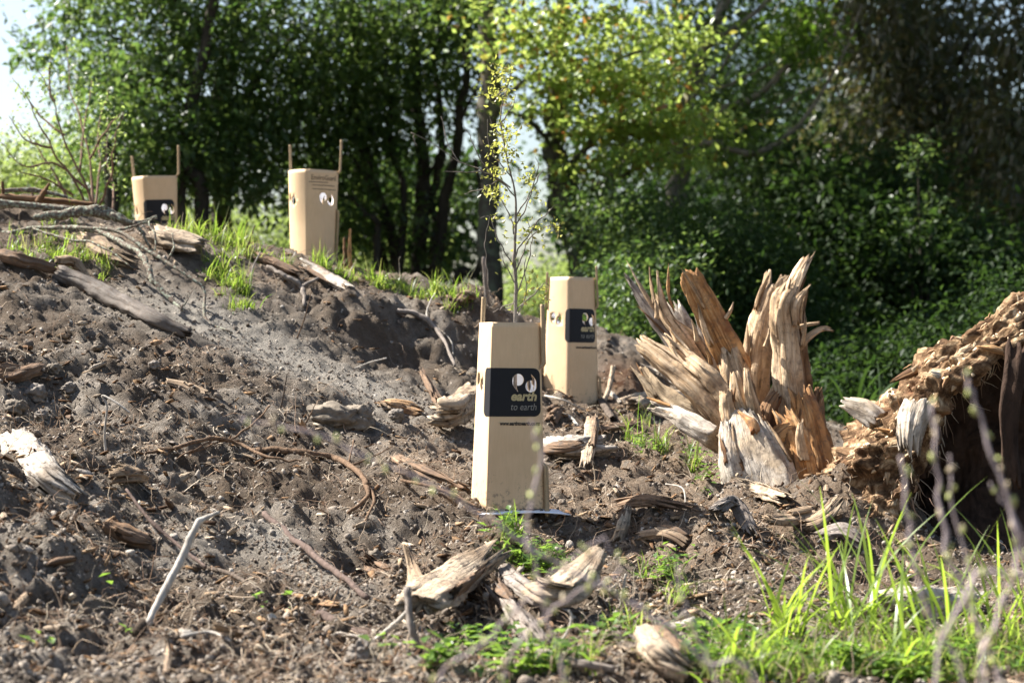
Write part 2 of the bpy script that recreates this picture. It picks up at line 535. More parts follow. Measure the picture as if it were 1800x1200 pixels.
for nm, val in (('woody', _woody), ('silt', silt_mask(GX.ravel(), GY.ravel())),
                ('compost', np.clip(1.6 * np.exp(-((GX.ravel() - _cc[0]) ** 2 + (GY.ravel() - _cc[1]) ** 2 * 0.5) / 0.13 ** 2) - 0.3, 0, 1)),
                ('litter', np.clip((GY.ravel() - 8.2) / 1.2, 0, 1))):
    a_ = gme.attributes.new(nm, 'FLOAT', 'POINT')
    a_.data.foreach_set('value', val.astype(np.float32))
ground = obj('ground', gme)
ground['kind'] = 'structure'

# ---------------------------------------------------------------- shape builders
def catmull(P, n):
    P = np.asarray(P, float)
    if len(P) == 2:
        t = np.linspace(0, 1, n)[:, None]
        return P[0] * (1 - t) + P[1] * t
    Q = np.vstack([2 * P[0] - P[1], P, 2 * P[-1] - P[-2]])
    s = np.linspace(0, len(P) - 1, n)
    i = np.minimum(s.astype(int), len(P) - 2)
    t = (s - i)[:, None]
    p0, p1, p2, p3 = Q[i], Q[i + 1], Q[i + 2], Q[i + 3]
    return 0.5 * (2 * p1 + (p2 - p0) * t + (2 * p0 - 5 * p1 + 4 * p2 - p3) * t ** 2 + (3 * p1 - p0 - 3 * p2 + p3) * t ** 3)

def frames(C, face):
    T = np.gradient(C, axis=0)
    T /= np.linalg.norm(T, axis=1, keepdims=True) + 1e-9
    f = np.tile(np.asarray(face, float), (len(C), 1))
    S = np.cross(T, f)
    S /= np.linalg.norm(S, axis=1, keepdims=True) + 1e-9
    B = np.cross(S, T)
    return T, S, B

def interp_list(v, n):
    return np.interp(np.linspace(0, 1, n), np.linspace(0, 1, len(v)), v)

def tube(path, radii, sides=7, n=None, wob=0.0, seed=0, caps=True):
    """a tapered stick: V, quads (caps as degenerate-free rings pinched to a point)"""
    n = n or max(6, 4 * len(path))
    C = catmull(path, n)
    R = interp_list(radii, n)
    if wob:
        q = np.c_[np.arange(n) * 0.45, np.full(n, seed * 3.7), np.zeros(n)]
        C = C + np.c_[vnoise(q, seed), vnoise(q + 31, seed), vnoise(q + 57, seed)] * wob
    T, S, B = frames(C, (0.31, -0.87, 0.38))
    th = np.linspace(0, 2 * math.pi, sides, endpoint=False)
    ring = S[:, None] * np.cos(th)[None, :, None] + B[:, None] * np.sin(th)[None, :, None]
    q = np.stack(np.broadcast_arrays(np.cos(th)[None] * 1.5 + seed, np.sin(th)[None] * 1.5, np.arange(n)[:, None] * 0.5), -1).reshape(-1, 3)
    kg = np.random.default_rng(seed + 77)
    kn = np.ones(n)
    for _ in range(max(1, n // 14)):
        kn += kg.uniform(.10, .38) * np.exp(-((np.arange(n) - kg.uniform(0, n)) / kg.uniform(.7, 1.6)) ** 2)
    rr = R[:, None] * kn[:, None] * (1 + 0.24 * vnoise(q, seed + 1).reshape(n, sides))
    V = C[:, None] + ring * rr[..., None]
    V = V.reshape(-1, 3)
    V = np.vstack([V, C[0] - T[0] * R[0] * 0.2, C[-1] + T[-1] * R[-1] * 0.3])
    i = np.arange(n - 1)[:, None] * sides
    j = np.arange(sides)[None]
    F = np.stack(np.broadcast_arrays(i + j, i + (j + 1) % sides, i + sides + (j + 1) % sides, i + sides + j), -1).reshape(-1, 4)
    k = np.arange(sides)
    c0 = np.stack([np.full(sides, n * sides), (k + 1) % sides, k], -1)
    c1 = np.stack([np.full(sides, n * sides + 1), (n - 1) * sides + k, (n - 1) * sides + (k + 1) % sides], -1)
    L = np.r_[0, np.cumsum(np.linalg.norm(np.diff(C, axis=0), axis=1))]
    uv = np.stack(np.broadcast_arrays((th * R.mean())[None], L[:, None]), -1).reshape(-1, 2)
    uv = np.vstack([uv, [0, 0], [0, L[-1]]])
    return V, [F, np.vstack([c0, c1])], uv

def splinter(path, widths, thicks, face=(0, -1, 0.2), seed=0, jag=0.25, jag0=0.05, rough=0.22, n=None, m=28, twist=0.0, fib=0.10):
    """a torn slab of wood: flat angular cross-section, sharp ridges along the grain, broken ends"""
    n = n or 30
    C0 = catmull(path, 60)
    L = np.r_[0, np.cumsum(np.linalg.norm(np.diff(C0, axis=0), axis=1))]
    Lt = L[-1]
    rs = np.random.default_rng(seed + 900)
    th = np.linspace(0, 2 * math.pi, m, endpoint=False) + rs.uniform(-0.4, 0.4, m) * (2 * math.pi / m)
    # angular outline: the polar form of an irregular 5 to 6-sided slab
    kn = int(rs.integers(5, 7))
    ka = np.sort(np.linspace(0, 2 * math.pi, kn, endpoint=False) + rs.uniform(-0.35, 0.35, kn))
    kd = rs.uniform(0.78, 1.0, kn)
    pol = np.min(kd[None] / np.maximum(np.cos(th[:, None] - ka[None]), 0.25), axis=1)
    cs, sn = np.cos(th) * pol, np.sin(th) * pol
    ridge = rs.uniform(-1, 0.6, m) * rough * 0.62
    q = np.c_[np.cos(th) * 2.2 + seed, np.sin(th) * 1.0, np.full(m, seed * 1.3)]
    step = np.floor((np.cos(th) * 3 + rs.uniform(0, 1)) * 1.3)
    stair = _hash(step.astype(np.int64), np.zeros(m, np.int64), np.zeros(m, np.int64), seed + 1) * 0.5
    tooth = np.clip(0.45 + 0.7 * vnoise(q * 1.9, seed) + stair + rs.uniform(-0.45, 0.45, m), 0, 1.3)
    top = 1 - jag * tooth
    tooth0 = np.clip(0.45 + 0.7 * vnoise(q * 1.9 + 40, seed + 5) + rs.uniform(-0.5, 0.5, m), 0, 1.3)
    bot = jag0 * tooth0
    s = np.linspace(0, 1, n)[:, None]
    S_ = bot[None] + (top - bot)[None] * s
    W = np.interp(S_, np.linspace(0, 1, len(widths)), widths) * 0.5
    Tk = np.interp(S_, np.linspace(0, 1, len(thicks)), thicks) * 0.5
    idx = S_ * Lt
    Cx = np.stack([np.interp(idx, L, C0[:, k]) for k in range(3)], -1)
    T, S, B = frames(C0, face)
    Sx = np.stack([np.interp(idx, L, S[:, k]) for k in range(3)], -1)
    Bx = np.stack([np.interp(idx, L, B[:, k]) for k in range(3)], -1)
    if twist:
        a = (S_ - 0.5) * twist
        Sx, Bx = Sx * np.cos(a)[..., None] + Bx * np.sin(a)[..., None], Bx * np.cos(a)[..., None] - Sx * np.sin(a)[..., None]
    qq = np.stack(np.broadcast_arrays(np.cos(th)[None] * 2.6 + seed * 2.1, np.sin(th)[None] * 2.6, S_ * Lt * 9), -1).reshape(-1, 3)
    qf = qq * np.array([3.2, 3.2, 1.6])
    nz = vnoise(qq, seed + 3).reshape(n, m) * 0.15 - np.abs(vnoise(qf, seed + 4)).reshape(n, m) * 0.15 + vnoise(qq * np.array([5, 5, 3.0]), seed + 8).reshape(n, m) * fib
    r = 1.05 + ridge[None] + nz
    V = Cx + Sx * (W * r * cs[None])[..., None] + Bx * (Tk * r * sn[None])[..., None]
    lump = vnoise(V.reshape(-1, 3) / (0.55 * max(widths) + 0.005) + seed, seed + 6).reshape(n, m) * (0.10 * min(max(thicks), max(widths)))
    V = V + Bx * lump[..., None]
    c0 = V[0].mean(0) + T[0] * Lt * jag0 * 0.4; c1 = V[-1].mean(0) - T[-1] * Lt * 0.06
    V = np.vstack([V.reshape(-1, 3), c0, c1])
    i = np.arange(n - 1)[:, None] * m
    j = np.arange(m)[None]
    F = np.stack(np.broadcast_arrays(i + j, i + (j + 1) % m, i + m + (j + 1) % m, i + m + j), -1).reshape(-1, 4)
    k = np.arange(m)
    e0 = np.stack([np.full(m, n * m), (k + 1) % m, k], -1)
    e1 = np.stack([np.full(m, n * m + 1), (n - 1) * m + k, (n - 1) * m + (k + 1) % m], -1)
    wm = float(np.mean(widths))
    u = np.cos(th) * wm * 0.5 + np.sin(th) * 0.3 * wm + seed * 0.37
    uv = np.stack(np.broadcast_arrays(u[None], S_ * Lt + seed * 0.71), -1).reshape(-1, 2)
    uv = np.vstack([uv, [seed * 0.37, seed * 0.71], [seed * 0.37, Lt]])
    return V, [F, np.vstack([e0, e1])], uv

def ico(sub):
    bm = bmesh.new()
    bmesh.ops.create_icosphere(bm, subdivisions=sub, radius=1.0)
    V = np.array([v.co[:] for v in bm.verts]); F = np.array([[v.index for v in f.verts] for f in bm.faces])
    bm.free()
    return V, F
ICO1, ICO2, ICO3 = ico(1), ico(2), ico(3)

def rock(size, seed, sub=ICO3, rough=0.3):
    V, F = sub
    r = 1 + rough * vnoise(V * 1.3 + seed * 7.1, seed) - rough * 0.9 * np.abs(vnoise(V * 2.3 + seed, seed + 2)) + rough * 0.5 * vnoise(V * 5 + seed, seed + 3) + rough * 0.3 * vnoise(V * 10 + seed, seed + 4)
    return V * r[:, None] * np.asarray(size)[None], F

def rot_rand(n, g):
    q = g.normal(size=(n, 4)); q /= np.linalg.norm(q, axis=1, keepdims=True)
    w, x, y, z = q.T
    return np.stack([np.stack([1 - 2 * (y * y + z * z), 2 * (x * y - z * w), 2 * (x * z + y * w)], -1),
                     np.stack([2 * (x * y + z * w), 1 - 2 * (x * x + z * z), 2 * (y * z - x * w)], -1),
                     np.stack([2 * (x * z - y * w), 2 * (y * z + x * w), 1 - 2 * (x * x + y * y)], -1)], 1)

def blades(P, L, lean, az, w, g, seg=4, curl=1.0, base=0.15):
    """grass blades: base P (n,3), length, lean (radians at the tip), azimuth, width -> V, F, uv"""
    n = len(P)
    t = np.linspace(0, 1, seg + 1)
    ang = lean[:, None] * (base + (1 - base) * t[None] ** curl)
    dl = L[:, None] / seg
    dh = np.cumsum(np.sin(ang) * dl, 1) - np.sin(ang[:, :1]) * dl
    dz = np.cumsum(np.cos(ang) * dl, 1) - np.cos(ang[:, :1]) * dl
    ca, sa = np.cos(az)[:, None], np.sin(az)[:, None]
    C = np.stack([P[:, 0:1] + ca * dh, P[:, 1:2] + sa * dh, P[:, 2:3] + dz], -1)
    tw = az + g.normal(0, 0.5, n) + math.pi / 2
    prof = np.interp(t, [0, 0.25, 0.7, 1], [0.75, 1.0, 0.7, 0.04])
    S = np.stack([np.cos(tw), np.sin(tw), np.zeros(n)], -1)[:, None] * (w[:, None] * prof[None] * 0.5)[..., None]
    V = np.stack([C - S, C + S], 2).reshape(n, -1, 3)
    i = np.arange(seg) * 2
    f = np.stack([i, i + 1, i + 3, i + 2], -1)
    k = V.shape[1]
    F = (f[None] + (np.arange(n) * k)[:, None, None]).reshape(-1, 4)
    return V.reshape(-1, 3), F

def leaves(P, D, Nn, L, W, fold=0.25):
    """n folded leaves: two triangles-worth of quad each"""
    D = D / (np.linalg.norm(D, axis=1, keepdims=True) + 1e-9)
    S = np.cross(D, Nn); S /= np.linalg.norm(S, axis=1, keepdims=True) + 1e-9
    U = np.cross(S, D)
    a = P
    tip = P + D * L[:, None] - U * (L * 0.12)[:, None]
    l = P + D * (L * 0.45)[:, None] + S * (W * 0.5)[:, None] + U * (W * fold * 0.5)[:, None]
    r = P + D * (L * 0.45)[:, None] - S * (W * 0.5)[:, None] + U * (W * fold * 0.5)[:, None]
    n = len(P)
    V = np.stack([a, l, tip, r], 1).reshape(-1, 3)
    b = np.arange(n)[:, None] * 4
    F = np.concatenate([np.stack([b[:, 0], b[:, 0] + 2, b[:, 0] + 1], -1), np.stack([b[:, 0], b[:, 0] + 3, b[:, 0] + 2], -1)])
    return V, F

def unit(n, g):
    v = g.normal(size=(n, 3))
    return v / np.linalg.norm(v, axis=1, keepdims=True)

# ---------------------------------------------------------------- soil clods, crumbs, chips and root hairs (countless)
def clod_material():
    m, nt, b, out = nodes('clod')
    geo = N(nt, 'ShaderNodeNewGeometry')
    c = ramp(nt, geo.outputs['Random Per Island'], [(0.0, (0.062, 0.046, 0.034)), (0.3, (0.158, 0.126, 0.098)), (0.7, (0.280, 0.238, 0.194)), (0.95, (0.39, 0.345, 0.29)), (1.0, (0.52, 0.47, 0.40))])
    n = noise_tex(nt, mapped(nt, 'Object', (220,) * 3), 1.0, 4, 0.7)
    c = mixc(nt, 1.0, c, ramp(nt, n, [(0.3, (0.6, 0.57, 0.55)), (0.6, (1, 1, 1)), (0.75, (1.2, 1.18, 1.15))]), 'MULTIPLY')
    nt.links.new(c, b.inputs['Base Color'])
    b.inputs['Roughness'].default_value = 0.95
    b.inputs['Specular IOR Level'].default_value = 0.08
    bump(nt, b, n, 0.9, 0.004)
    return m
M['clod'] = clod_material()

def chip_material():
    m, nt, b, out = nodes('wood_crumb')
    geo = N(nt, 'ShaderNodeNewGeometry')
    c = ramp(nt, geo.outputs['Random Per Island'], [(0.0, (0.05, 0.028, 0.016)), (0.35, (0.14, 0.08, 0.042)), (0.6, (0.26, 0.165, 0.09)), (0.85, (0.38, 0.28, 0.18)), (1.0, (0.55, 0.47, 0.36))])
    n = noise_tex(nt, mapped(nt, 'Object', (160,) * 3), 1.0, 4, 0.7)
    c = mixc(nt, 1.0, c, ramp(nt, n, [(0.35, (0.55, 0.5, 0.47)), (0.6, (1, 1, 1))]), 'MULTIPLY')
    nt.links.new(c, b.inputs['Base Color'])
    b.inputs['Roughness'].default_value = 0.9
    b.inputs['Specular IOR Level'].default_value = 0.1
    bump(nt, b, n, 0.7, 0.003)
    return m
M['chip'] = chip_material()

def screen_points(n, g, box=(-60, 380, 1860, 1230), dmax=9.0):
    """points spread evenly over what the camera sees of the bank, as world x, y"""
    m = n * 3
    d = 1 / g.uniform(1 / dmax, 1 / 2.9, m)
    x = g.uniform(-960, 960, m) / FPX * d
    return x[:n * 3], d[:n * 3]

def patches(x, y, scale, seed):
    return vnoise(np.c_[x / scale, y / scale, np.zeros(len(x))], seed)

def scatter_clods(n, smin, smax, sub, seed, name, silt_keep, patchy=0.0, only=False):
    g = np.random.default_rng(seed)
    x, y = screen_points(n, g)
    keep = g.uniform(0, 1, len(x)) > silt_mask(x, y) * (1 - silt_keep)
    if only:
        keep = silt_mask(x, y) > g.uniform(.15, .8, len(x))
    if patchy:
        keep &= patches(x, y, 0.28, seed) + g.uniform(-0.6, 0.6, len(x)) > patchy
    x, y = x[keep][:n], y[keep][:n]
    n = len(x)
    s = smin * (smax / smin) ** (g.uniform(0, 1, n) ** 2.2)
    z = ground_h(x, y) + s * g.uniform(-0.25, 0.45, n)
    V0, F0 = sub
    K = len(V0)
    R = rot_rand(n, g)
    sc = s[:, None] * g.uniform(0.55, 1.3, (n, 3))
    ph = g.uniform(0, 50, (n, 1, 3))
    jit = 1 + 0.38 * vnoise((V0[None] * 1.4 + ph).reshape(-1, 3), seed).reshape(n, K) + g.uniform(-0.20, 0.20, (n, K))
    V = V0[None] * jit[..., None] * sc[:, None]
    V = np.einsum('nij,nkj->nki', R, V) + np.stack([x, y, z], -1)[:, None]
    F = (F0[None] + (np.arange(n) * K)[:, None, None]).reshape(-1, 3)
    return obj(name, new_mesh(name, V.reshape(-1, 3), F, [M['clod']], smooth=False))

stuff(scatter_clods(56000, 0.0020, 0.0075, ICO1, 1, 'soil_crumbs', 0.95), 'fine loose soil crumbs covering the whole earth bank', 'soil')
stuff(scatter_clods(1300, 0.005, 0.014, ICO2, 2, 'soil_clods', 0.08, 0.15), 'broken lumps of dry grey soil scattered over the bank', 'soil')

stuff(scatter_clods(20000, 0.0016, 0.0052, ICO1, 4, 'silt_grains', 1, 0, True), 'fine grey grains of dry silt on the smooth slide of the bank', 'soil')

def scatter_chips(n, seed, name, lmin, lmax, zone, asp=(0.15, 0.5), th=0.22):
    g = np.random.default_rng(seed)
    x, y = screen_points(n * 2, g)
    p = zone(x, y) + g.uniform(-0.7, 0.7, len(x))
    keep = (p > 0.25) & (silt_mask(x, y) < 0.45)
    x, y = x[keep][:n], y[keep][:n]
    n = len(x)
    L = g.uniform(lmin, lmax, n) ** 1.0
    az = g.uniform(0, 2 * math.pi, n); tilt = g.normal(0, 0.35, n)
    T = np.stack([np.cos(az) * np.cos(tilt), np.sin(az) * np.cos(tilt), np.sin(tilt)], -1)
    U = np.tile([0, 0, 1.0], (n, 1)) + g.normal(0, 0.45, (n, 3))
    S = np.cross(U, T); S /= np.linalg.norm(S, axis=1, keepdims=True)
    U = np.cross(T, S)
    W = L * g.uniform(*asp, n); H = W * g.uniform(th * 0.6, th * 1.6, n)
    pts = []
    for a, b_, c_ in [(-.5, -.5, -.5), (.38, -.42, -.5), (.5, .1, -.4), (-.42, .5, -.5), (-.46, -.42, .5), (.36, -.3, .5), (.47, .14, .4), (-.5, .36, .5)]:
        j = g.uniform(0.75, 1.25, (n, 3))
        pts.append(T * (L * a * j[:, 0])[:, None] + S * (W * b_ * j[:, 1])[:, None] + U * (H * c_ * j[:, 2])[:, None])
    V = np.stack(pts, 1) + np.stack([x, y, ground_h(x, y) + H * 0.5 + 0.003], -1)[:, None]
    f = np.array([[0, 3, 2, 1], [4, 5, 6, 7], [0, 1, 5, 4], [1, 2, 6, 5], [2, 3, 7, 6], [3, 0, 4, 7]])
    F = (f[None] + (np.arange(n) * 8)[:, None, None]).reshape(-1, 4)
    return obj(name, new_mesh(name, V.reshape(-1, 3), F, [M['chip']]))

def chip_zone(x, y):
    px = 900 + x / y * FPX
    py = 600 + (CZ - base_h(x, y)) / y * FPX
    z = np.full(len(x), -0.25)
    for cx, cy, rx, ry, a in [(1100, 720, 130, 60, 1.2), (1000, 790, 140, 60, .8), (1300, 930, 240, 70, 1.5), (1080, 920, 200, 80, 1.1), (1450, 890, 140, 60, 1.1), (820, 1010, 160, 60, .9), (560, 470, 160, 35, .8),
                              (80, 650, 130, 60, .8), (90, 900, 160, 120, .7), (320, 690, 120, 60, .4), (780, 760, 120, 60, .6), (250, 430, 180, 60, .7), (700, 560, 140, 60, .5), (1200, 1100, 260, 80, .5), (1200, 800, 130, 70, .7)]:
        z = np.maximum(z, a * np.exp(-((px - cx) / rx) ** 2 - ((py - cy) / ry) ** 2) - 0.1)
    return z + 0.35 * patches(x, y, 0.2, 77)
stuff(scatter_chips(7500, 5, 'wood_crumbs', 0.006, 0.036, chip_zone, (0.10, 0.45), 0.3), 'small crumbs of rotten wood strewn over the soil', 'wood debris')

def scatter_hairs(n, seed, name, mat, lmin, lmax, r, up):
    g = np.random.default_rng(seed)
    x, y = screen_points(n, g)
    keep = (patches(x, y, 0.22, seed) + g.uniform(-0.5, 0.5, len(x)) > 0.05) & (silt_mask(x, y) < 0.6)
    x, y = x[keep][:n], y[keep][:n]
    n = len(x)
    L = g.uniform(lmin, lmax, n)
    az = g.uniform(0, 2 * math.pi, n)
    k = 6
    C = np.zeros((n, k, 3))
    C[:, 0] = np.stack([x, y, ground_h(x, y) + 0.002], -1)
    el = g.uniform(0.0, up, n)
    for i in range(1, k):
        az = az + g.normal(0, 0.55, n); el = el + g.normal(-0.28, 0.45, n)
        C[:, i] = C[:, i - 1] + (L / (k - 1))[:, None] * np.stack([np.cos(az) * np.cos(el), np.sin(az) * np.cos(el), np.sin(el)], -1)
    hh = ground_h(C[..., 0].ravel(), C[..., 1].ravel()).reshape(n, k) + 0.002
    C[..., 2] = np.maximum(C[..., 2], hh)
    R = r * g.uniform(0.5, 1.4, n)[:, None] * np.linspace(1, 0.4, k)[None]
    T = np.gradient(C, axis=1); T /= np.linalg.norm(T, axis=2, keepdims=True) + 1e-9
    S = np.cross(T, np.array([0.2, 0.3, 0.93])); S /= np.linalg.norm(S, axis=2, keepdims=True) + 1e-9
    B = np.cross(S, T)
    th = np.array([0, 2.094, 4.189])
    V = C[:, :, None] + (S[:, :, None] * np.cos(th)[None, None, :, None] + B[:, :, None] * np.sin(th)[None, None, :, None]) * R[:, :, None, None]
    i = np.arange(k - 1)[:, None] * 3; j = np.arange(3)[None]
    f = np.stack(np.broadcast_arrays(i + j, i + (j + 1) % 3, i + 3 + (j + 1) % 3, i + 3 + j), -1).reshape(-1, 4)
    F = (f[None] + (np.arange(n) * k * 3)[:, None, None]).reshape(-1, 4)
    return obj(name, new_mesh(name, V.reshape(-1, 3), F, [mat]))
def hair_material(name, cols):
    m, nt, b, out = nodes(name)
    geo = N(nt, 'ShaderNodeNewGeometry')
    nt.links.new(ramp(nt, geo.outputs['Random Per Island'], [(i / (len(cols) - 1), c) for i, c in enumerate(cols)]), b.inputs['Base Color'])
    b.inputs['Roughness'].default_value = 0.8
    return m
M['hair'] = hair_material('root_hair', [(0.10, 0.055, 0.03), (0.24, 0.15, 0.09), (0.36, 0.27, 0.18), (0.48, 0.41, 0.31)])
stuff(scatter_hairs(7500, 8, 'root_hairs', M['hair'], 0.03, 0.13, 0.0010, 0.9), 'fine dry root hairs and straw lying on the soil', 'roots')

# ---------------------------------------------------------------- large pieces of wood lying on the bank
def piece(name, label, cat, pts, w, t, mat, seed, jag=0.15, jag0=0.12, face=(0, -0.55, 0.83), group=None, lift=None, rough=0.26, shards=4, m=28, n=30, scale=0.78):
    """torn wood: pts are photo points where it lies (drawn onto the bank); w, t in metres; a body with loose shards along its grain"""
    w = [x * scale for x in (w if isinstance(w, (list, tuple)) else [w, w])]
    t = [x * scale for x in (t if isinstance(t, (list, tuple)) else [t, t])]
    P = lay(pts, max(t) * 0.12 if lift is None else lift)
    if len(pts[0]) > 2:
        P[:, 2] -= max(t) * 0.15
    g = np.random.default_rng(seed + 5000)
    if not shards:
        V, F, uv = splinter(P, w, t, face, seed, jag, jag0, rough, m=m, n=n)
        return tag(build(name, V, F, mat, None, uv, False), label, cat, group)
    e = empty(name, tuple(P[len(P) // 2]), label, cat, group)
    V, F, uv = splinter(P, [x * .92 for x in w], [x * .95 for x in t], face, seed, jag + .05, jag0 + .08, rough, m=m, n=n)
    build('body', V, F, mat, e, uv, False)
    T = P[-1] - P[0]; L = np.linalg.norm(T); T /= L
    S = np.cross(T, np.array(face)); S /= np.linalg.norm(S); B = np.cross(S, T)
    for k in range(shards):
        a, l = g.uniform(0.0, 0.5), g.uniform(0.35, 0.7)
        C = catmull(P, 40)
        i0, i1 = int(a * 39), int(min(1.0, a + l) * 39)
        Q = C[[i0, (i0 + i1) // 2, i1]] + S * g.uniform(-.42, .42) * max(w) + B * g.uniform(.05, .5) * max(t)
        Q[2] += B * g.uniform(-.1, .25) * max(t) + T * g.uniform(0, .12) * L
        Q[0] += T * g.uniform(-.10, .05) * L
        ws = max(w) * g.uniform(.35, .7); ts = max(t) * g.uniform(.3, .6)
        V, F, uv = splinter(Q, [ws * .8, ws, ws * .35], [ts, ts, ts * .4], np.array(face) + g.normal(0, .35, 3), seed * 7 + k, .35, .25, .3, n=18, m=16)
        alt = [mat, mat, mat, M['l_brown'], M['l_tan']][int(g.integers(0, 5))]
        build('shard', V, F, alt, e, uv, False)
    return e

def stick(name, label, pts, r, mat, seed=0, lift=0.0, wob=0.0, sides=7, cat='stick', group=None, world=False, twigs=()):
    P = np.array(pts, float) if world else lay(pts, lift)
    r = r if isinstance(r, (list, tuple)) else [r, r * 0.7]
    V, F, uv = tube(P, r, max(sides, 9), max(16, 9 * len(P)), wob, seed)
    if not twigs:
        return tag(build(name, V, F, mat, None, uv, True), label, cat, group)
    e = empty(name, tuple(P[0]), label, cat, group)
    build('stem', V, F, mat, e, uv, True)
    for k, (tp, tr) in enumerate(twigs):
        Q = np.array(tp, float) if world else lay(tp, lift)
        V, F, uv = tube(Q, tr, 6, max(8, 5 * len(Q)), wob, seed + 3 + k)
        build('side_twig', V, F, mat, e, uv, True)
    return e

piece('dead_branch', 'thick dark grey dead branch lying down the dry slope at left', 'branch',
      [(98, 492, .03), (150, 512, .03), (215, 545, .03), (270, 575, .028), (336, 605, .025)], [.050, .056, .050, .048, .036], [.046, .052, .046, .044, .032], M['d_grey'], 31, 0.03, 0.04, rough=0.14, m=28, n=44, shards=0, scale=1.0)
piece('dead_branch', 'brown dead branch entering from the left edge above the dry slope', 'branch',
      [(-40, 452, .03), (30, 472, .03), (100, 490, .028)], [.05, .045, .036], [.045, .04, .03], M['l_brown'], 32, 0.04, 0.02, rough=0.12, shards=0, scale=1.0)
piece('branch_knot', 'short pale brown knot of wood on the dead branch at left', 'wood', [(98, 480, .045), (130, 490, .045), (157, 508, .02)], [.03, .05, .03], [.03, .04, .03], M['l_tan'], 33, 0.1, 0.1, shards=0)

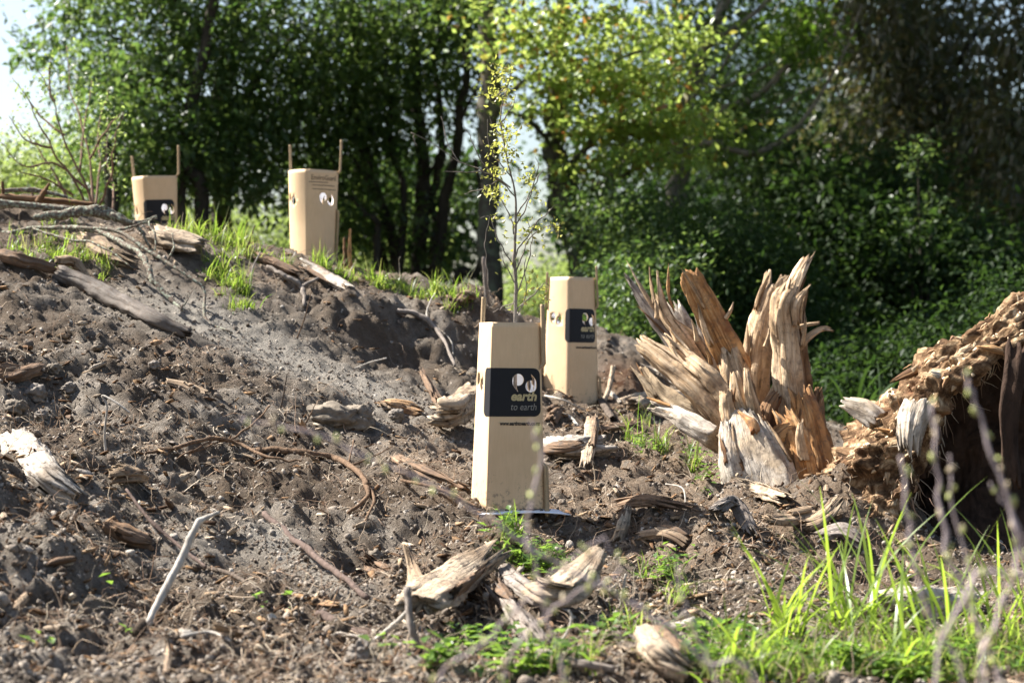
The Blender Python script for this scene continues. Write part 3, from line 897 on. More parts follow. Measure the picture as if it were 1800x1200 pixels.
WOOD = [  # name, label, pts, width, thick, mat, seed, jag
    ('wood_chunk', 'orange-brown torn wood chunk with an upright spur left of the front guard', [(668, 715), (705, 722), (752, 738)], [.07, .105, .05], [.035, .05, .03], 'orange', 41, .25),
    ('wood_chunk', 'large pale rotten log end against the left side of the front guard', [(752, 758, .05), (790, 765, .06), (845, 735, .09)], [.11, .14, .13], [.09, .12, .10], 'pale', 42, .12),
    ('wood_plank', 'reddish brown split plank on the soil left of the front guard base', [(692, 806), (740, 832), (820, 868)], [.042, .055, .05], [.03, .035, .03], 'brown', 43, .12),
    ('wood_chunk', 'small upright brown root stub behind the orange wood chunk', [(775, 715, .01), (755, 695, .03), (738, 672, .05)], [.05, .035, .028], [.04, .03, .02], 'brown', 44, .15),
    ('bark_slab', 'dark brown fibrous bark slab below the hole in the bank', [(618, 985), (665, 1010), (735, 1062)], [.05, .075, .05], [.025, .03, .02], 'brown', 45, .3),
    ('bark_slab', 'pale yellow bark slab standing on edge in the lower middle', [(728, 1105, .045), (790, 1075, .06), (880, 1022, .07)], [.11, .14, .09], [.04, .05, .035], 'pale', 46, .12),
    ('bark_slab', 'thin triangular brown bark flake standing beside the yellow bark slab', [(738, 1060, .02), (725, 1030, .04), (712, 1008, .06)], [.06, .035, .012], [.012, .01, .006], 'tan', 47, .2),
    ('wood_chunk', 'pale curled wood piece with a pointed right end in the lower middle', [(930, 1075, .05), (990, 1080, .055), (1060, 1048, .09)], [.08, .115, .04], [.035, .045, .016], 'pale', 48, .08),
    ('wood_chunk', 'dark grey split log lying under the curled wood piece', [(865, 1052, .02), (905, 1100, .02), (955, 1160, .02)], [.06, .07, .05], [.05, .05, .04], 'grey', 49, .15),
    ('wood_chunk', 'weathered grey log piece left of the curled wood piece', [(880, 1030, .02), (940, 1075, .02), (1010, 1120, .02)], [.05, .05, .05], [.04, .04, .04], 'grey', 50, .12),
    ('wood_chunk', 'pale pitted wood block at the bottom edge with an orange peg', [(1135, 1140, .03), (1165, 1175, .03), (1215, 1215, .03)], [.06, .085, .085], [.05, .06, .05], 'pale', 51, .1),
    ('wood_chunk', 'broad bleached log half buried at the left edge', [(25, 780, .02), (75, 835, .02), (150, 890, .01)], [.11, .13, .11], [.06, .07, .05], 'white', 52, .15),
    ('wood_chunk', 'brown broken wood end poking out of the lower left bank', [(175, 935, .02), (215, 955, .02), (268, 972, .02)], [.05, .06, .045], [.04, .045, .035], 'brown', 53, .12),
    ('wood_chunk', 'yellowish split wood piece lying flat below the dead branch', [(290, 672), (320, 682), (365, 698)], [.04, .05, .045], [.015, .018, .015], 'tan', 54, .1),
    ('wood_chunk', 'pale lichen-spotted bark slab overhanging the crest at left', [(262, 425, .04), (300, 440, .05), (362, 462, .045)], [.12, .17, .13], [.05, .06, .05], 'pale', 55, .15),
    ('wood_chunk', 'shaggy brown wood piece on the crest beside the grass at left', [(145, 425, .03), (190, 455, .03), (246, 480, .03)], [.07, .11, .08], [.05, .06, .05], 'tan', 56, .25),
    ('wood_chunk', 'long weathered bark strip lying down the slope below the middle guard', [(525, 470, .02), (560, 490, .02), (620, 515, .01)], [.06, .075, .06], [.03, .035, .03], 'white', 58, .2),
    ('wood_chunk', 'brown torn root wood on the crest left of the middle guard', [(440, 455, .02), (480, 475, .02), (530, 500, .02)], [.06, .07, .05], [.03, .035, .03], 'brown', 59, .25),
    ('wood_chunk', 'white crumbling rotten log piece to the right of the front guard', [(955, 800, .03), (1000, 808, .035), (1075, 800, .03)], [.09, .12, .10], [.07, .08, .07], 'white', 61, .15),
    ('wood_chunk', 'bright bleached bark face leaning against the white log piece', [(1032, 832, .01), (1038, 805, .05), (1045, 780, .08)], [.05, .055, .05], [.02, .025, .02], 'pale', 62, .12),
    ('wood_chunk', 'pale root log running left from the splintered stump', [(1105, 740, .03), (1180, 730, .05), (1290, 765, .05)], [.07, .10, .10], [.06, .08, .08], 'pale', 63, .2),
    ('wood_chunk', 'bleached torn slab lying on top of the pale root log', [(1125, 660, .05), (1190, 690, .06), (1260, 735, .06)], [.06, .11, .10], [.05, .06, .05], 'white', 64, .25),
    ('wood_chunk', 'low brown bark ridge in front of the white log piece', [(1010, 765), (1070, 755), (1120, 750)], [.05, .06, .04], [.03, .03, .03], 'brown', 65, .2),
    ('wood_chunk', 'flaky pale wood piece below the white face of the stump', [(1285, 862, .02), (1330, 872, .02), (1385, 892, .02)], [.06, .07, .05], [.04, .04, .03], 'pale', 66, .2),
    ('wood_chunk', 'cracked tan wood slab in the chip heap in front of the stump', [(1345, 935, .02), (1395, 925, .02), (1440, 915, .02)], [.05, .06, .045], [.03, .035, .03], 'tan', 67, .15),
    ('wood_chunk', 'splintered tan wood piece at the right end of the chip heap', [(1400, 945, .02), (1440, 930, .025), (1480, 905, .03)], [.04, .06, .04], [.03, .03, .02], 'tan', 68, .3),
    ('wood_chunk', 'dark curved bark piece arching over a shadow in the chip heap', [(1250, 925, .03), (1290, 920, .05), (1330, 955, .01)], [.05, .06, .05], [.025, .03, .02], 'grey', 69, .15),
    ('wood_chunk', 'long flat brown slab across the ground in front of the stump', [(1080, 900, .015), (1140, 895, .02), (1230, 905, .015)], [.05, .05, .04], [.03, .03, .02], 'brown', 70, .25),
    ('wood_chunk', 'small pale upright chip beside the front guard shadow', [(1085, 965, .0), (1095, 945, .03), (1105, 930, .05)], [.035, .04, .02], [.02, .025, .01], 'pale', 71, .2),
    ('wood_chunk', 'broken tan wood lump on the soil at the lower centre right', [(1120, 955, .01), (1170, 950, .02), (1210, 965, .01)], [.04, .05, .04], [.03, .03, .03], 'tan', 73, .2),
    ('wood_chunk', 'dry bark plate leaning on the earth right of the chip heap', [(1430, 960, .02), (1480, 965, .03), (1520, 972, .02)], [.05, .06, .04], [.02, .02, .02], 'grey', 74, .2),
    ('wood_chunk', 'small reddish brown wood lump behind the front guard at right', [(965, 745), (980, 742), (995, 735)], [.05, .06, .045], [.045, .05, .04], 'brown', 75, .15),
    ('wood_chunk', 'orange and white wood chip low in the foreground soil', [(515, 1062), (550, 1070), (600, 1078)], [.022, .032, .022], [.015, .018, .012], 'orange', 76, .25),
    ('wood_chunk', 'pale chip in the foreground soil beneath the orange and white chip', [(488, 1132), (510, 1130), (536, 1136)], [.018, .022, .015], [.01, .012, .01], 'tan', 77, .2),
    ('wood_chunk', 'large bleached log partly hidden by grass at the lower right', [(1560, 1090, .02), (1620, 1085, .03), (1720, 1070, .03)], [.08, .10, .08], [.06, .07, .06], 'white', 78, .2),
    ('wood_chunk', 'tan wood lump in the soil at the far left of the dry slope', [(-10, 668), (30, 660), (75, 650)], [.05, .07, .05], [.04, .05, .04], 'brown', 80, .2),
    ('wood_chunk', 'shaggy pale wood lump on the lower left bank', [(190, 850, .02), (215, 860, .03), (250, 850, .02)], [.06, .08, .06], [.05, .05, .04], 'tan', 81, .3),
    ('wood_chunk', 'short brown peg standing in the soil in the foreground', [(292, 1185, .0), (296, 1165, .02), (290, 1148, .04)], [.016, .016, .013], [.015, .015, .012], 'tan', 82, .1),
    ('wood_chunk', 'knobbly dark root lump jutting from the crest left of the front guard', [(790, 545, .0), (815, 530, .02), (835, 540, .01)], [.05, .06, .04], [.04, .05, .04], 'brown', 83, .1),
    ('wood_chunk', 'white chip lying beside the red-brown compost heap', [(1068, 690), (1080, 702), (1092, 715)], [.02, .025, .02], [.012, .014, .012], 'white', 85, .1),
    ('wood_chunk', 'pale stub of branch leaning in front of the red-brown compost heap', [(1060, 715, .0), (1070, 700, .03), (1078, 680, .06)], [.022, .024, .022], [.02, .02, .02], 'pale', 86, .08),
    ('wood_block', 'black square-sawn timber offcut at the foot of the rear guard', [(1050, 712, .02), (1064, 728, .02), (1078, 744, .012)], [.034, .036, .034], [.025, .026, .025], 'darkbark', 87, .01),
]
for nm, lab, pts, w, t, mt, sd, jg in WOOD:
    piece(nm, lab, nm.split('_')[-1] if nm != 'wood_chunk' else 'wood', pts, w, t, M['l_' + mt if 'l_' + mt in M else mt], sd, jg, jg * 0.7, shards=0 if sd in (82, 85, 86, 87, 77, 54, 47) else 2, rough=.2)

# about two hundred middle-sized bits of wood that look alike
g_ = np.random.default_rng(66)
cand = []
while len(cand) < 130:
    px, py = g_.uniform(0, 1800), g_.uniform(400, 1180)
    p = drop(px, py)
    if p[1] > 8 or p[1] < 2.9 or silt_mask(p[:1], p[1:2])[0] > 0.4:
        continue
    if chip_zone(p[:1], p[1:2])[0] + g_.uniform(-0.5, 0.5) > 0.12:
        cand.append((p, px, py))
protos = []
for k in range(9):
    L = 1.0
    V, F, uv = splinter(np.array([[-0.5, 0, 0], [0, 0.02, 0.04], [0.5, 0, 0]]), [0.30 + 0.05 * (k % 3), 0.42, 0.22], [0.16, 0.20, 0.1], (0, -0.2, 1), 200 + k, 0.3, 0.3, 0.3, n=8, m=9)
    protos.append(new_mesh('wood_chip', V, F, [M['l_' + ['tan', 'pale', 'brown', 'orange', 'grey', 'white', 'tan', 'brown', 'pale'][k]]], uv * 0.09))
for k, (p, px, py) in enumerate(cand):
    o = obj('wood_chip', protos[int(g_.integers(0, 9))])
    s = g_.uniform(0.022, 0.07)
    o.location = (p[0], p[1], p[2] + s * 0.10)
    o.scale = (s, s, s * g_.uniform(0.6, 1.2))
    o.rotation_euler = (g_.normal(0, 0.5), g_.normal(0, 0.35), g_.uniform(0, 6.28))
    ci = protos.index(o.data)
    colr = ['tan', 'pale yellow', 'dark brown', 'orange', 'grey', 'whitish', 'tan', 'dark brown', 'pale yellow'][ci]
    where = min([((1100, 740), 'between the rear guard and the stump'), ((1330, 920), 'in the chip heap before the stump'), ((1080, 950), 'right of the nearest guard'), ((1480, 900), 'at the foot of the hollow log'), ((800, 1030), 'near the yellow bark slab'),
                 ((560, 480), 'on the crest by the middle guard'), ((80, 660), 'on the upper left of the slope'), ((90, 920), 'on the lower left bank'), ((320, 720), 'on the slope under the dead branch'), ((760, 780), 'left of the nearest guard'), ((230, 430), 'on the crest at left'),
                 ((700, 580), 'high on the slope below the crest grass'), ((1200, 1110), 'in the lower right foreground'), ((1600, 1080), 'among the grass at lower right'), ((450, 1100), 'in the bottom foreground soil'), ((500, 850), 'on the middle of the slope')], key=lambda q: (q[0][0] - px) ** 2 + (q[0][1] - py) ** 2)[1]
    tag(o, 'small ' + ('long ' if o.scale[2] < s * 0.85 else '') + colr + ' wood chip lying loose ' + where, 'wood chip', 'loose wood chips ' + where)

ICO4 = ico(4)
# ---------------------------------------------------------------- stones
def stone(label, px, py, size, seed, mat, sink=0.35, cat='stone', name='stone'):
    p = drop(px, py)
    V, F = rock(size, seed, ICO4, 0.36)
    V = V + p + np.array([0, 0, size[2] * (1 - 2 * sink)])
    return tag(build(name, V, F, mat, None, None, False), label, cat)
M['stone'] = plain_mat('stone_tan', (0.235, 0.195, 0.150), 0.9, 0.6, 40, 0.15, 0.006)
M['stoneg'] = plain_mat('stone_grey', (0.25, 0.215, 0.18), 0.9, 0.45, 40, 0.15, 0.004)
stone('broad tan boulder half sunk in the middle of the slope', 588, 750, (0.10, 0.07, 0.05), 3, M['stone'], 0.48)
stone('tan block of subsoil set below the broad boulder', 628, 752, (0.05, 0.05, 0.045), 4, M['stone'])
for k, (px, py, s, lab) in enumerate([
    (95, 662, .022, 'pale rounded stone in the hollow at the left edge'), (122, 690, .02, 'grey-brown stone just right of the pale rounded stone'), (28, 728, .032, 'large grey stone in the dark hollow at the left edge'),
    (62, 712, .035, 'shaded dark stone beside the large grey stone at left'), (172, 622, .018, 'grey pebble on the slope under the dead branch'), (698, 742, .026, 'grey clod resting under the orange wood chunk'),
    (800, 812, .018, 'small tan stone under the pale rotten log end'), (632, 1158, .024, 'angular grey stone in the foreground soil'), (660, 990, .016, 'round grey stone at the mouth of the hole in the bank'),
    (270, 660, .016, 'grey stone beside the yellowish split wood piece'), (45, 742, .018, 'flat grey stone under the large grey stone at left'), (72, 738, .018, 'small pale stone beneath the dark stone at left')]):
    stone(lab, px, py, (s, s * 0.9, s * 0.75), 20 + k, M['stoneg'] if k % 2 else M['stone'], 0.2)

# ---------------------------------------------------------------- sticks, roots and branches
W_ = dict(world=True)
stick('root', 'curved brown root arching out of the bank below the boulder', hover([(440, 793, .0), (485, 790, .04), (540, 798, .07), (590, 805, .09), (628, 828, .10), (645, 852, .08)]), [.008, .009, .0085, .0075, .006], M['rootbrown'], 1, wob=.0015, cat='root', **W_,
      twigs=[(hover([(640, 842, .09), (645, 872, .06), (612, 902, .01)]), [.006, .005, .004]), (hover([(645, 850, .08), (657, 880, .06), (640, 918, .02)]), [.005, .004, .002]),
             (hover([(615, 818, .09), (660, 800, .07), (690, 783, .02)]), [.0035, .002, .0012]), (hover([(612, 815, .09), (622, 772, .10)]), [.003, .0015]), (hover([(560, 803, .07), (540, 822, .02)]), [.003, .001])])
stick('root', 'bundle of thin reddish roots on the slope left of the curved root', [(255, 812, .015), (320, 806, .02), (375, 792, .025), (420, 797, .02), (470, 815, .015), (530, 832, .01)], [.003, .005, .005, .004, .002], M['rootbrown'], 2, wob=.004, cat='root',
      twigs=[([(310, 825, .01), (345, 802, .02), (392, 790, .02)], [.002, .003, .002]), ([(330, 812, .015), (400, 802, .02), (460, 800, .015)], [.002, .002, .001]), ([(400, 795, .02), (440, 765, .02), (475, 730, .015)], [.003, .003, .002])])
stick('stick', 'bleached white stick standing bent in the lower left soil', stand([(258, 1103), (285, 1045, .05), (318, 985, .1), (335, 945, .12), (352, 915, .14), (386, 900, .16)]), [.0065, .0072, .0078, .0072, .006, .003], M['palestick'], 3, wob=.0008, **W_)
stick('stick', 'long purple-brown stick lying diagonally down the lower slope', [(463, 914, .01), (520, 960, .012), (580, 1010, .012), (648, 1060, .008)], [.007, .007, .0065, .006], M['purplestick'], 4, wob=.003)
stick('stick', 'thin purple twig crossing behind the bleached stick', [(222, 890, .03), (262, 940, .03), (310, 985, .03), (362, 1016, .02)], [.003, .004, .004, .003], M['purplestick'], 5)
stick('stick', 'dark thin root line right of the bleached stick', [(340, 1000, .005), (400, 1020, .006), (452, 1045, .002)], [.004, .005, .003], M['darkbark'], 6)
stick('stick', 'short upright grey stick in front of the yellow bark slab', stand([(735, 1145), (722, 1095), (716, 1032, .03)]), [.007, .0065, .0055], M['grey'], 7, wob=.001, **W_)
stick('stick', 'grey twig leaning toward the short upright stick', stand([(640, 1140), (690, 1100, -.02), (718, 1072, -.04)]), [.004, .005, .004], M['palestick'], 8, **W_)
stick('stick', 'thick pale grey stick sticking out at the lower centre right', near([(1100, 1128, .05), (1160, 1110), (1222, 1092, -.03)], 3.72), [.008, .009, .010], M['palestick'], 9, **W_)
stick('stick', 'second pale stick under the thick grey one', near([(1145, 1142, .03), (1185, 1130), (1215, 1128)], 3.6), [.006, .006, .005], M['palestick'], 10, **W_)
stick('stick', 'orange peg of wood rising from the pale pitted block', near([(1142, 1160), (1145, 1120)], 3.42), [.008, .005], M['orange'], 11, **W_)
stick('stick', 'long thin reddish twig lying across the slope to the front guard', [(705, 855, .01), (770, 880, .01), (840, 900, .01)], [.004, .004, .003], M['rootbrown'], 12)
stick('stick', 'upright thin dark twig on the dry slope', stand([(492, 728), (497, 700), (504, 660)]), [.003, .0025, .0015], M['darkbark'], 13, **W_)
stick('stick', 'pale thin root standing on the left bank', stand([(186, 800), (184, 760), (188, 715), (180, 695), (205, 708, -.02), (228, 725, -.03)]), [.003, .0025, .002], M['palestick'], 14, **W_)
stick('stick', 'straight dry stem on the slope behind the boulder', stand([(622, 648), (650, 637), (680, 629)]), [.002, .0025, .002], M['palestick'], 15, **W_)
stick('stick', 'reddish twig leaning near the left side of the boulder', stand([(535, 752), (545, 730), (554, 710)]), [.002, .002, .001], M['rootbrown'], 16, **W_)
stick('stick', 'white root thread hanging down the bank beneath the crest grass', [(765, 530, .02), (755, 550, .02), (752, 570, .01), (790, 600, .01), (797, 635, .01)], [.002, .0025, .002], M['palestick'], 17)
stick('stick', 'weathered grey root lying down the upper right of the bank', [(700, 560, .02), (740, 580, .02), (775, 610, .015), (800, 650, .01)], [.009, .010, .007, .004], M['grey'], 18, wob=.004)
stick('stick', 'pale sprawling root on the crest right of the leaning bark slab', [(470, 485, .03), (500, 502, .03), (530, 520, .02), (535, 545, .01)], [.006, .008, .008, .005], M['grey'], 19, wob=.004,
      twigs=[([(530, 515, .02), (560, 500, .02), (590, 500, .02)], [.006, .005, .003])])
stick('stick', 'long horizontal brown stick in the brush pile at the left edge', near([(-20, 346), (50, 350), (110, 354), (165, 360)], 7.0), [.013, .012, .011, .008], M['brown'], 20, **W_)
stick('stick', 'lower stick of the brush pile at the left edge', near([(-20, 356), (60, 362), (120, 368), (170, 366)], 6.85), [.013, .012, .010, .008], M['lichen'], 21, **W_)
stick('stick', 'short forked splinter rising from the brush pile', near([(66, 356), (76, 340), (87, 322)], 6.95), [.013, .010, .004], M['brown'], 22, **W_)
stick('stick', 'short peg standing in the brush pile at the left edge', near([(5, 356), (5, 338), (4, 319)], 7.0), [.007, .006, .005], M['brown'], 23, **W_)
stick('stick', 'thin curved stick above the brush pile', near([(8, 335), (55, 334), (105, 343), (142, 357)], 7.1), [.008, .008, .007, .004], M['lichen'], 24, **W_)
stick('branch', 'grey lichen-covered branch lying along the crest at left', near([(60, 382), (110, 378), (150, 371), (200, 380), (235, 396)], 6.75), [.012, .016, .018, .015, .010], M['lichen'], 25, wob=.006, cat='branch', **W_,
      twigs=[(near([(195, 378), (240, 390), (277, 381)], 6.7), [.009, .008, .004]), (near([(235, 390), (250, 410), (262, 430), (270, 455)], 6.65), [.006, .006, .005, .003]), (near([(150, 373), (185, 366), (215, 378)], 6.75), [.007, .006, .004])])
stick('branch', 'long dark branching branch sprawling down the bank at left', near([(0, 408, .5), (80, 400, .4), (150, 402, .3), (205, 420, .15), (250, 450, 0), (268, 490, -.1), (300, 525, -.15), (322, 545, -.2)], 6.3), [.005, .007, .008, .008, .009, .008, .007, .004], M['lichen'], 26, wob=.004, cat='branch', **W_,
      twigs=[(near([(130, 400, .3), (200, 405, .2), (260, 440, .1), (290, 460, .05), (330, 485, 0), (358, 510, -.02), (360, 560, -.12), (408, 586, -.2)], 6.3), [.005, .006, .007, .006, .005, .005, .005, .003]),
             (near([(290, 462, .05), (305, 440, .05), (302, 410, .1)], 6.3), [.004, .003, .002]), (near([(205, 405, .2), (240, 395, .2), (275, 382, .2)], 6.3), [.004, .004, .003]), (near([(318, 540, -.15), (345, 505, -.1)], 6.3), [.003, .001]),
             (near([(262, 390, .2), (270, 410, .15), (275, 440, .1)], 6.3), [.003, .003, .002]), (near([(60, 400, .4), (110, 420, .3), (170, 428, .2), (235, 470, .1)], 6.3), [.004, .004, .004, .002])])
stick('stick', 'thin reddish twig rising from the crest between the two rear guards', near([(430, 448), (440, 420), (448, 396)], 6.9), [.004, .003, .0015], M['rootbrown'], 27, **W_)
stick('stick', 'curling pale twig beside the crest right of the leaning bark slab', stand([(440, 505), (445, 470), (458, 442)]), [.003, .003, .002], M['palestick'], 28, **W_)
stick('stick', 'upright thin red stem on the bank below the pale sprawling root', stand([(522, 600), (535, 560), (548, 510)]), [.002, .002, .001], M['rootbrown'], 29, **W_)
stick('stick', 'reddish split stake leaning near the right side of the middle guard', near([(617, 480), (614, 440), (616, 402)], 7.2), [.009, .008, .004], M['orange'], 30, **W_)
stick('stick', 'second reddish stake just left of the split stake by the middle guard', near([(607, 480), (606, 445), (605, 418)], 7.2), [.006, .006, .004], M['brown'], 31, **W_)
stick('stick', 'thin grey-brown stake standing upright on the crest behind the front guard', near([(856, 540), (853, 490), (850, 452)], 7.0), [.0075, .0075, .0065], M['grey'], 32, **W_)
stick('stick', 'thin wire-like twig bending over the base of the rear guard', near([(962, 684), (985, 688, -.05), (1010, 710, -.05), (1018, 735, -.1)], 6.55), [.0015, .002, .002], M['rootbrown'], 33, **W_)
stick('stick', 'thin pale grass stalk lying beneath the rear guard', [(958, 708, .02), (990, 716, .02), (1030, 728, .01)], [.003, .003, .002], M['palestick'], 34)
stick('stick', 'pale split stick on the soil between the two front guards', [(990, 730), (1003, 740), (1016, 750)], [.005, .006, .005], M['palestick'], 35)
stick('stick', 'tangled white root fibre hanging below the grass by the stump', near([(1170, 850), (1200, 858, -.05), (1206, 890, -.1), (1215, 925, -.15)], 5.3), [.002, .002, .0015], M['palestick'], 36, **W_)
stick('stick', 'thin dry stem across the bottom soil left of the bark slab', [(320, 1132, .01), (370, 1130, .012), (405, 1136, .01)], [.003, .003, .002], M['palestick'], 37)
stick('stick', 'thin bent dry stalk below the curled wood piece', stand([(975, 1145), (998, 1110), (1005, 1085), (1000, 1072)]), [.003, .003, .002], M['palestick'], 38, **W_)
stick('stick', 'upright dry stalk right of the curled wood piece', stand([(1090, 1068), (1095, 1040), (1100, 1008)]), [.003, .003, .002], M['palestick'], 39, **W_)
stick('stick', 'long dark root at the foot of the lower foreground weeds', [(930, 1150, .01), (1000, 1175, .01), (1080, 1200, .01)], [.008, .008, .006], M['grey'], 40)
stick('stick', 'dark rotten branch lying in the shaded gap below the front guard', [(560, 1085), (620, 1110), (680, 1125)], [.010, .011, .008], M['purplestick'], 41)

# ---------------------------------------------------------------- cardboard tree guards
def card_material():
    m, nt, b, out = nodes('cardboard')
    f = noise_tex(nt, mapped(nt, 'Object', (260, 260, 24)), 1.0, 4, 0.6)
    n = noise_tex(nt, mapped(nt, 'Object', (9, 9, 9)), 1.0, 3, 0.6)
    c = mixc(nt, 1.0, (0.68, 0.485, 0.285), ramp(nt, f, [(0.3, (0.93, 0.925, 0.92)), (0.7, (1, 1, 1))]), 'MULTIPLY')
    c = mixc(nt, 1.0, c, ramp(nt, n, [(0.35, (0.90, 0.885, 0.87)), (0.65, (1, 1, 1))]), 'MULTIPLY')
    # soil splashed on the foot of the card and a few scuffs
    tc = N(nt, 'ShaderNodeTexCoord'); sp = N(nt, 'ShaderNodeSeparateXYZ')
    nt.links.new(tc.outputs['Object'], sp.inputs[0])
    spl_ = noise_tex(nt, mapped(nt, 'Object', (70, 70, 70)), 1.0, 5, 0.75)
    lo = N(nt, 'ShaderNodeMapRange'); nt.links.new(sp.outputs[2], lo.inputs[0])
    lo.inputs[1].default_value = 0.0; lo.inputs[2].default_value = 0.11; lo.inputs[3].default_value = 0.14; lo.inputs[4].default_value = -0.06
    ad = N(nt, 'ShaderNodeMath', operation='ADD'); nt.links.new(spl_, ad.inputs[0]); nt.links.new(lo.outputs[0], ad.inputs[1])
    c = mixc(nt, ramp(nt, ad.outputs[0], [(0.60, (0, 0, 0)), (0.72, (0.7, 0.7, 0.7))]), c, (0.16, 0.12, 0.085))
    nt.links.new(c, b.inputs['Base Color'])
    b.inputs['Roughness'].default_value = 0.6
    b.inputs['Specular IOR Level'].default_value = 0.3
    bump(nt, b, f, 0.10, 0.0008)
    return m
def liner_material():
    m, nt, b, out = nodes('white_liner')
    b.inputs['Base Color'].default_value = (0.86, 0.86, 0.88, 1)
    b.inputs['Roughness'].default_value = 0.55
    n = noise_tex(nt, mapped(nt, 'Object', (40,) * 3), 1.0, 3, 0.6)
    bump(nt, b, n, 0.1, 0.001)
    return m
M['card'] = card_material()
M['liner'] = liner_material()
M['ink'] = plain_mat('black_ink', (0.011, 0.011, 0.013), 0.55, 0.3, 300, 0.25)
M['gold'] = plain_mat('gold_ink', (0.50, 0.40, 0.20), 0.5, 0.1, 80)
M['greyink'] = plain_mat('grey_ink', (0.26, 0.24, 0.20), 0.5, 0.1, 80)
M['darkink'] = plain_mat('dark_ink', (0.02, 0.018, 0.015), 0.6, 0.1, 80)
M['fadeink'] = plain_mat('brown_ink', (0.17, 0.12, 0.07), 0.6, 0.1, 80)
M['lath'] = wood_mat('stake_wood', (0.20, 0.13, 0.07), (0.40, 0.29, 0.165), (0.50, 0.37, 0.225), grain=(160, 6), dirt=0.15, bumpd=0.0008)

def in_poly(p, poly):
    x, y = p
    c = False
    n = len(poly)
    for i in range(n):
        x0, y0 = poly[i]; x1, y1 = poly[(i + 1) % n]
        if (y0 > y) != (y1 > y) and x < (x1 - x0) * (y - y0) / (y1 - y0) + x0:
            c = not c
    return c

def comma(cx, cy, r, flip):
    """round blob with a curved tail; the second is the first turned by half a circle"""
    P = []
    for a in np.linspace(math.radians(255), math.radians(-170 + 360 * 0), 22):
        pass
    for a in np.linspace(math.radians(-105), math.radians(180), 22):
        P.append((math.cos(a), math.sin(a)))
    P += [(-1.03, -0.35), (-0.96, -0.8), (-0.75, -1.25), (-0.42, -1.68), (0.02, -2.1), (-0.12, -1.75), (-0.22, -1.4)]
    s = -1 if flip else 1
    return [(cx + s * r * x, cy + s * r * y) for x, y in P]

def sheet2d(outer, holes, step, crease=()):
    """triangulate a flat outline with holes, with inner grid points for bending"""
    V, E = [], []
    def loop(L):
        b = len(V)
        V.extend(L)
        E.extend([(b + i, b + (i + 1) % len(L)) for i in range(len(L))])
    def dense(L):
        out = []
        for i in range(len(L)):
            a, b = np.array(L[i]), np.array(L[(i + 1) % len(L)])
            k = max(1, int(np.linalg.norm(b - a) / step))
            out += [tuple(a + (b - a) * j / k) for j in range(k)]
        return out
    od = dense(outer)
    loop(od)
    for h in holes:
        loop(h)
    for cx in crease:
        cy = np.linspace(min(p[1] for p in outer), max(p[1] for p in outer), 40)
        b0 = len(V)
        V.extend([(cx, y) for y in cy])
        E.extend([(b0 + i, b0 + i + 1) for i in range(39)])
    xs = [p[0] for p in outer]; ys = [p[1] for p in outer]
    for x in np.arange(min(xs) + step, max(xs) - step * 0.3, step):
        for y in np.arange(min(ys) + step, max(ys) - step * 0.3, step):
            if in_poly((x, y), outer) and not any(in_poly((x, y), h) for h in holes):
                V.append((x, y))
    r = delaunay_2d_cdt([Vector(v) for v in V], E, [], 0, 1e-6)
    W = np.array([v[:] for v in r[0]])
    F = []
    for f in r[2]:
        c = W[list(f)].mean(0)
        if in_poly(c, od) and not any(in_poly(c, h) for h in holes):
            F.append(list(f))
    return W, np.array(F)

def text_mesh(body, size, shear=0.0, bold=0.0, width=None):
    cu = bpy.data.curves.new('lettering', 'FONT')
    cu.body = body
    cu.size = size
    cu.shear = shear
    cu.offset = bold
    cu.resolution_u = 3
    o = bpy.data.objects.new('lettering_source', cu)
    COL.objects.link(o)
    dg = bpy.context.evaluated_depsgraph_get()
    me = bpy.data.meshes.new_from_object(o.evaluated_get(dg))
    V = np.array([v.co[:] for v in me.vertices]); F = [list(p.vertices) for p in me.polygons]
    bpy.data.objects.remove(o); bpy.data.meshes.remove(me)
    if width:
        V[:, 0] *= width / (V[:, 0].max() - V[:, 0].min())
    V[:, 0] -= V[:, 0].min()
    return V, F

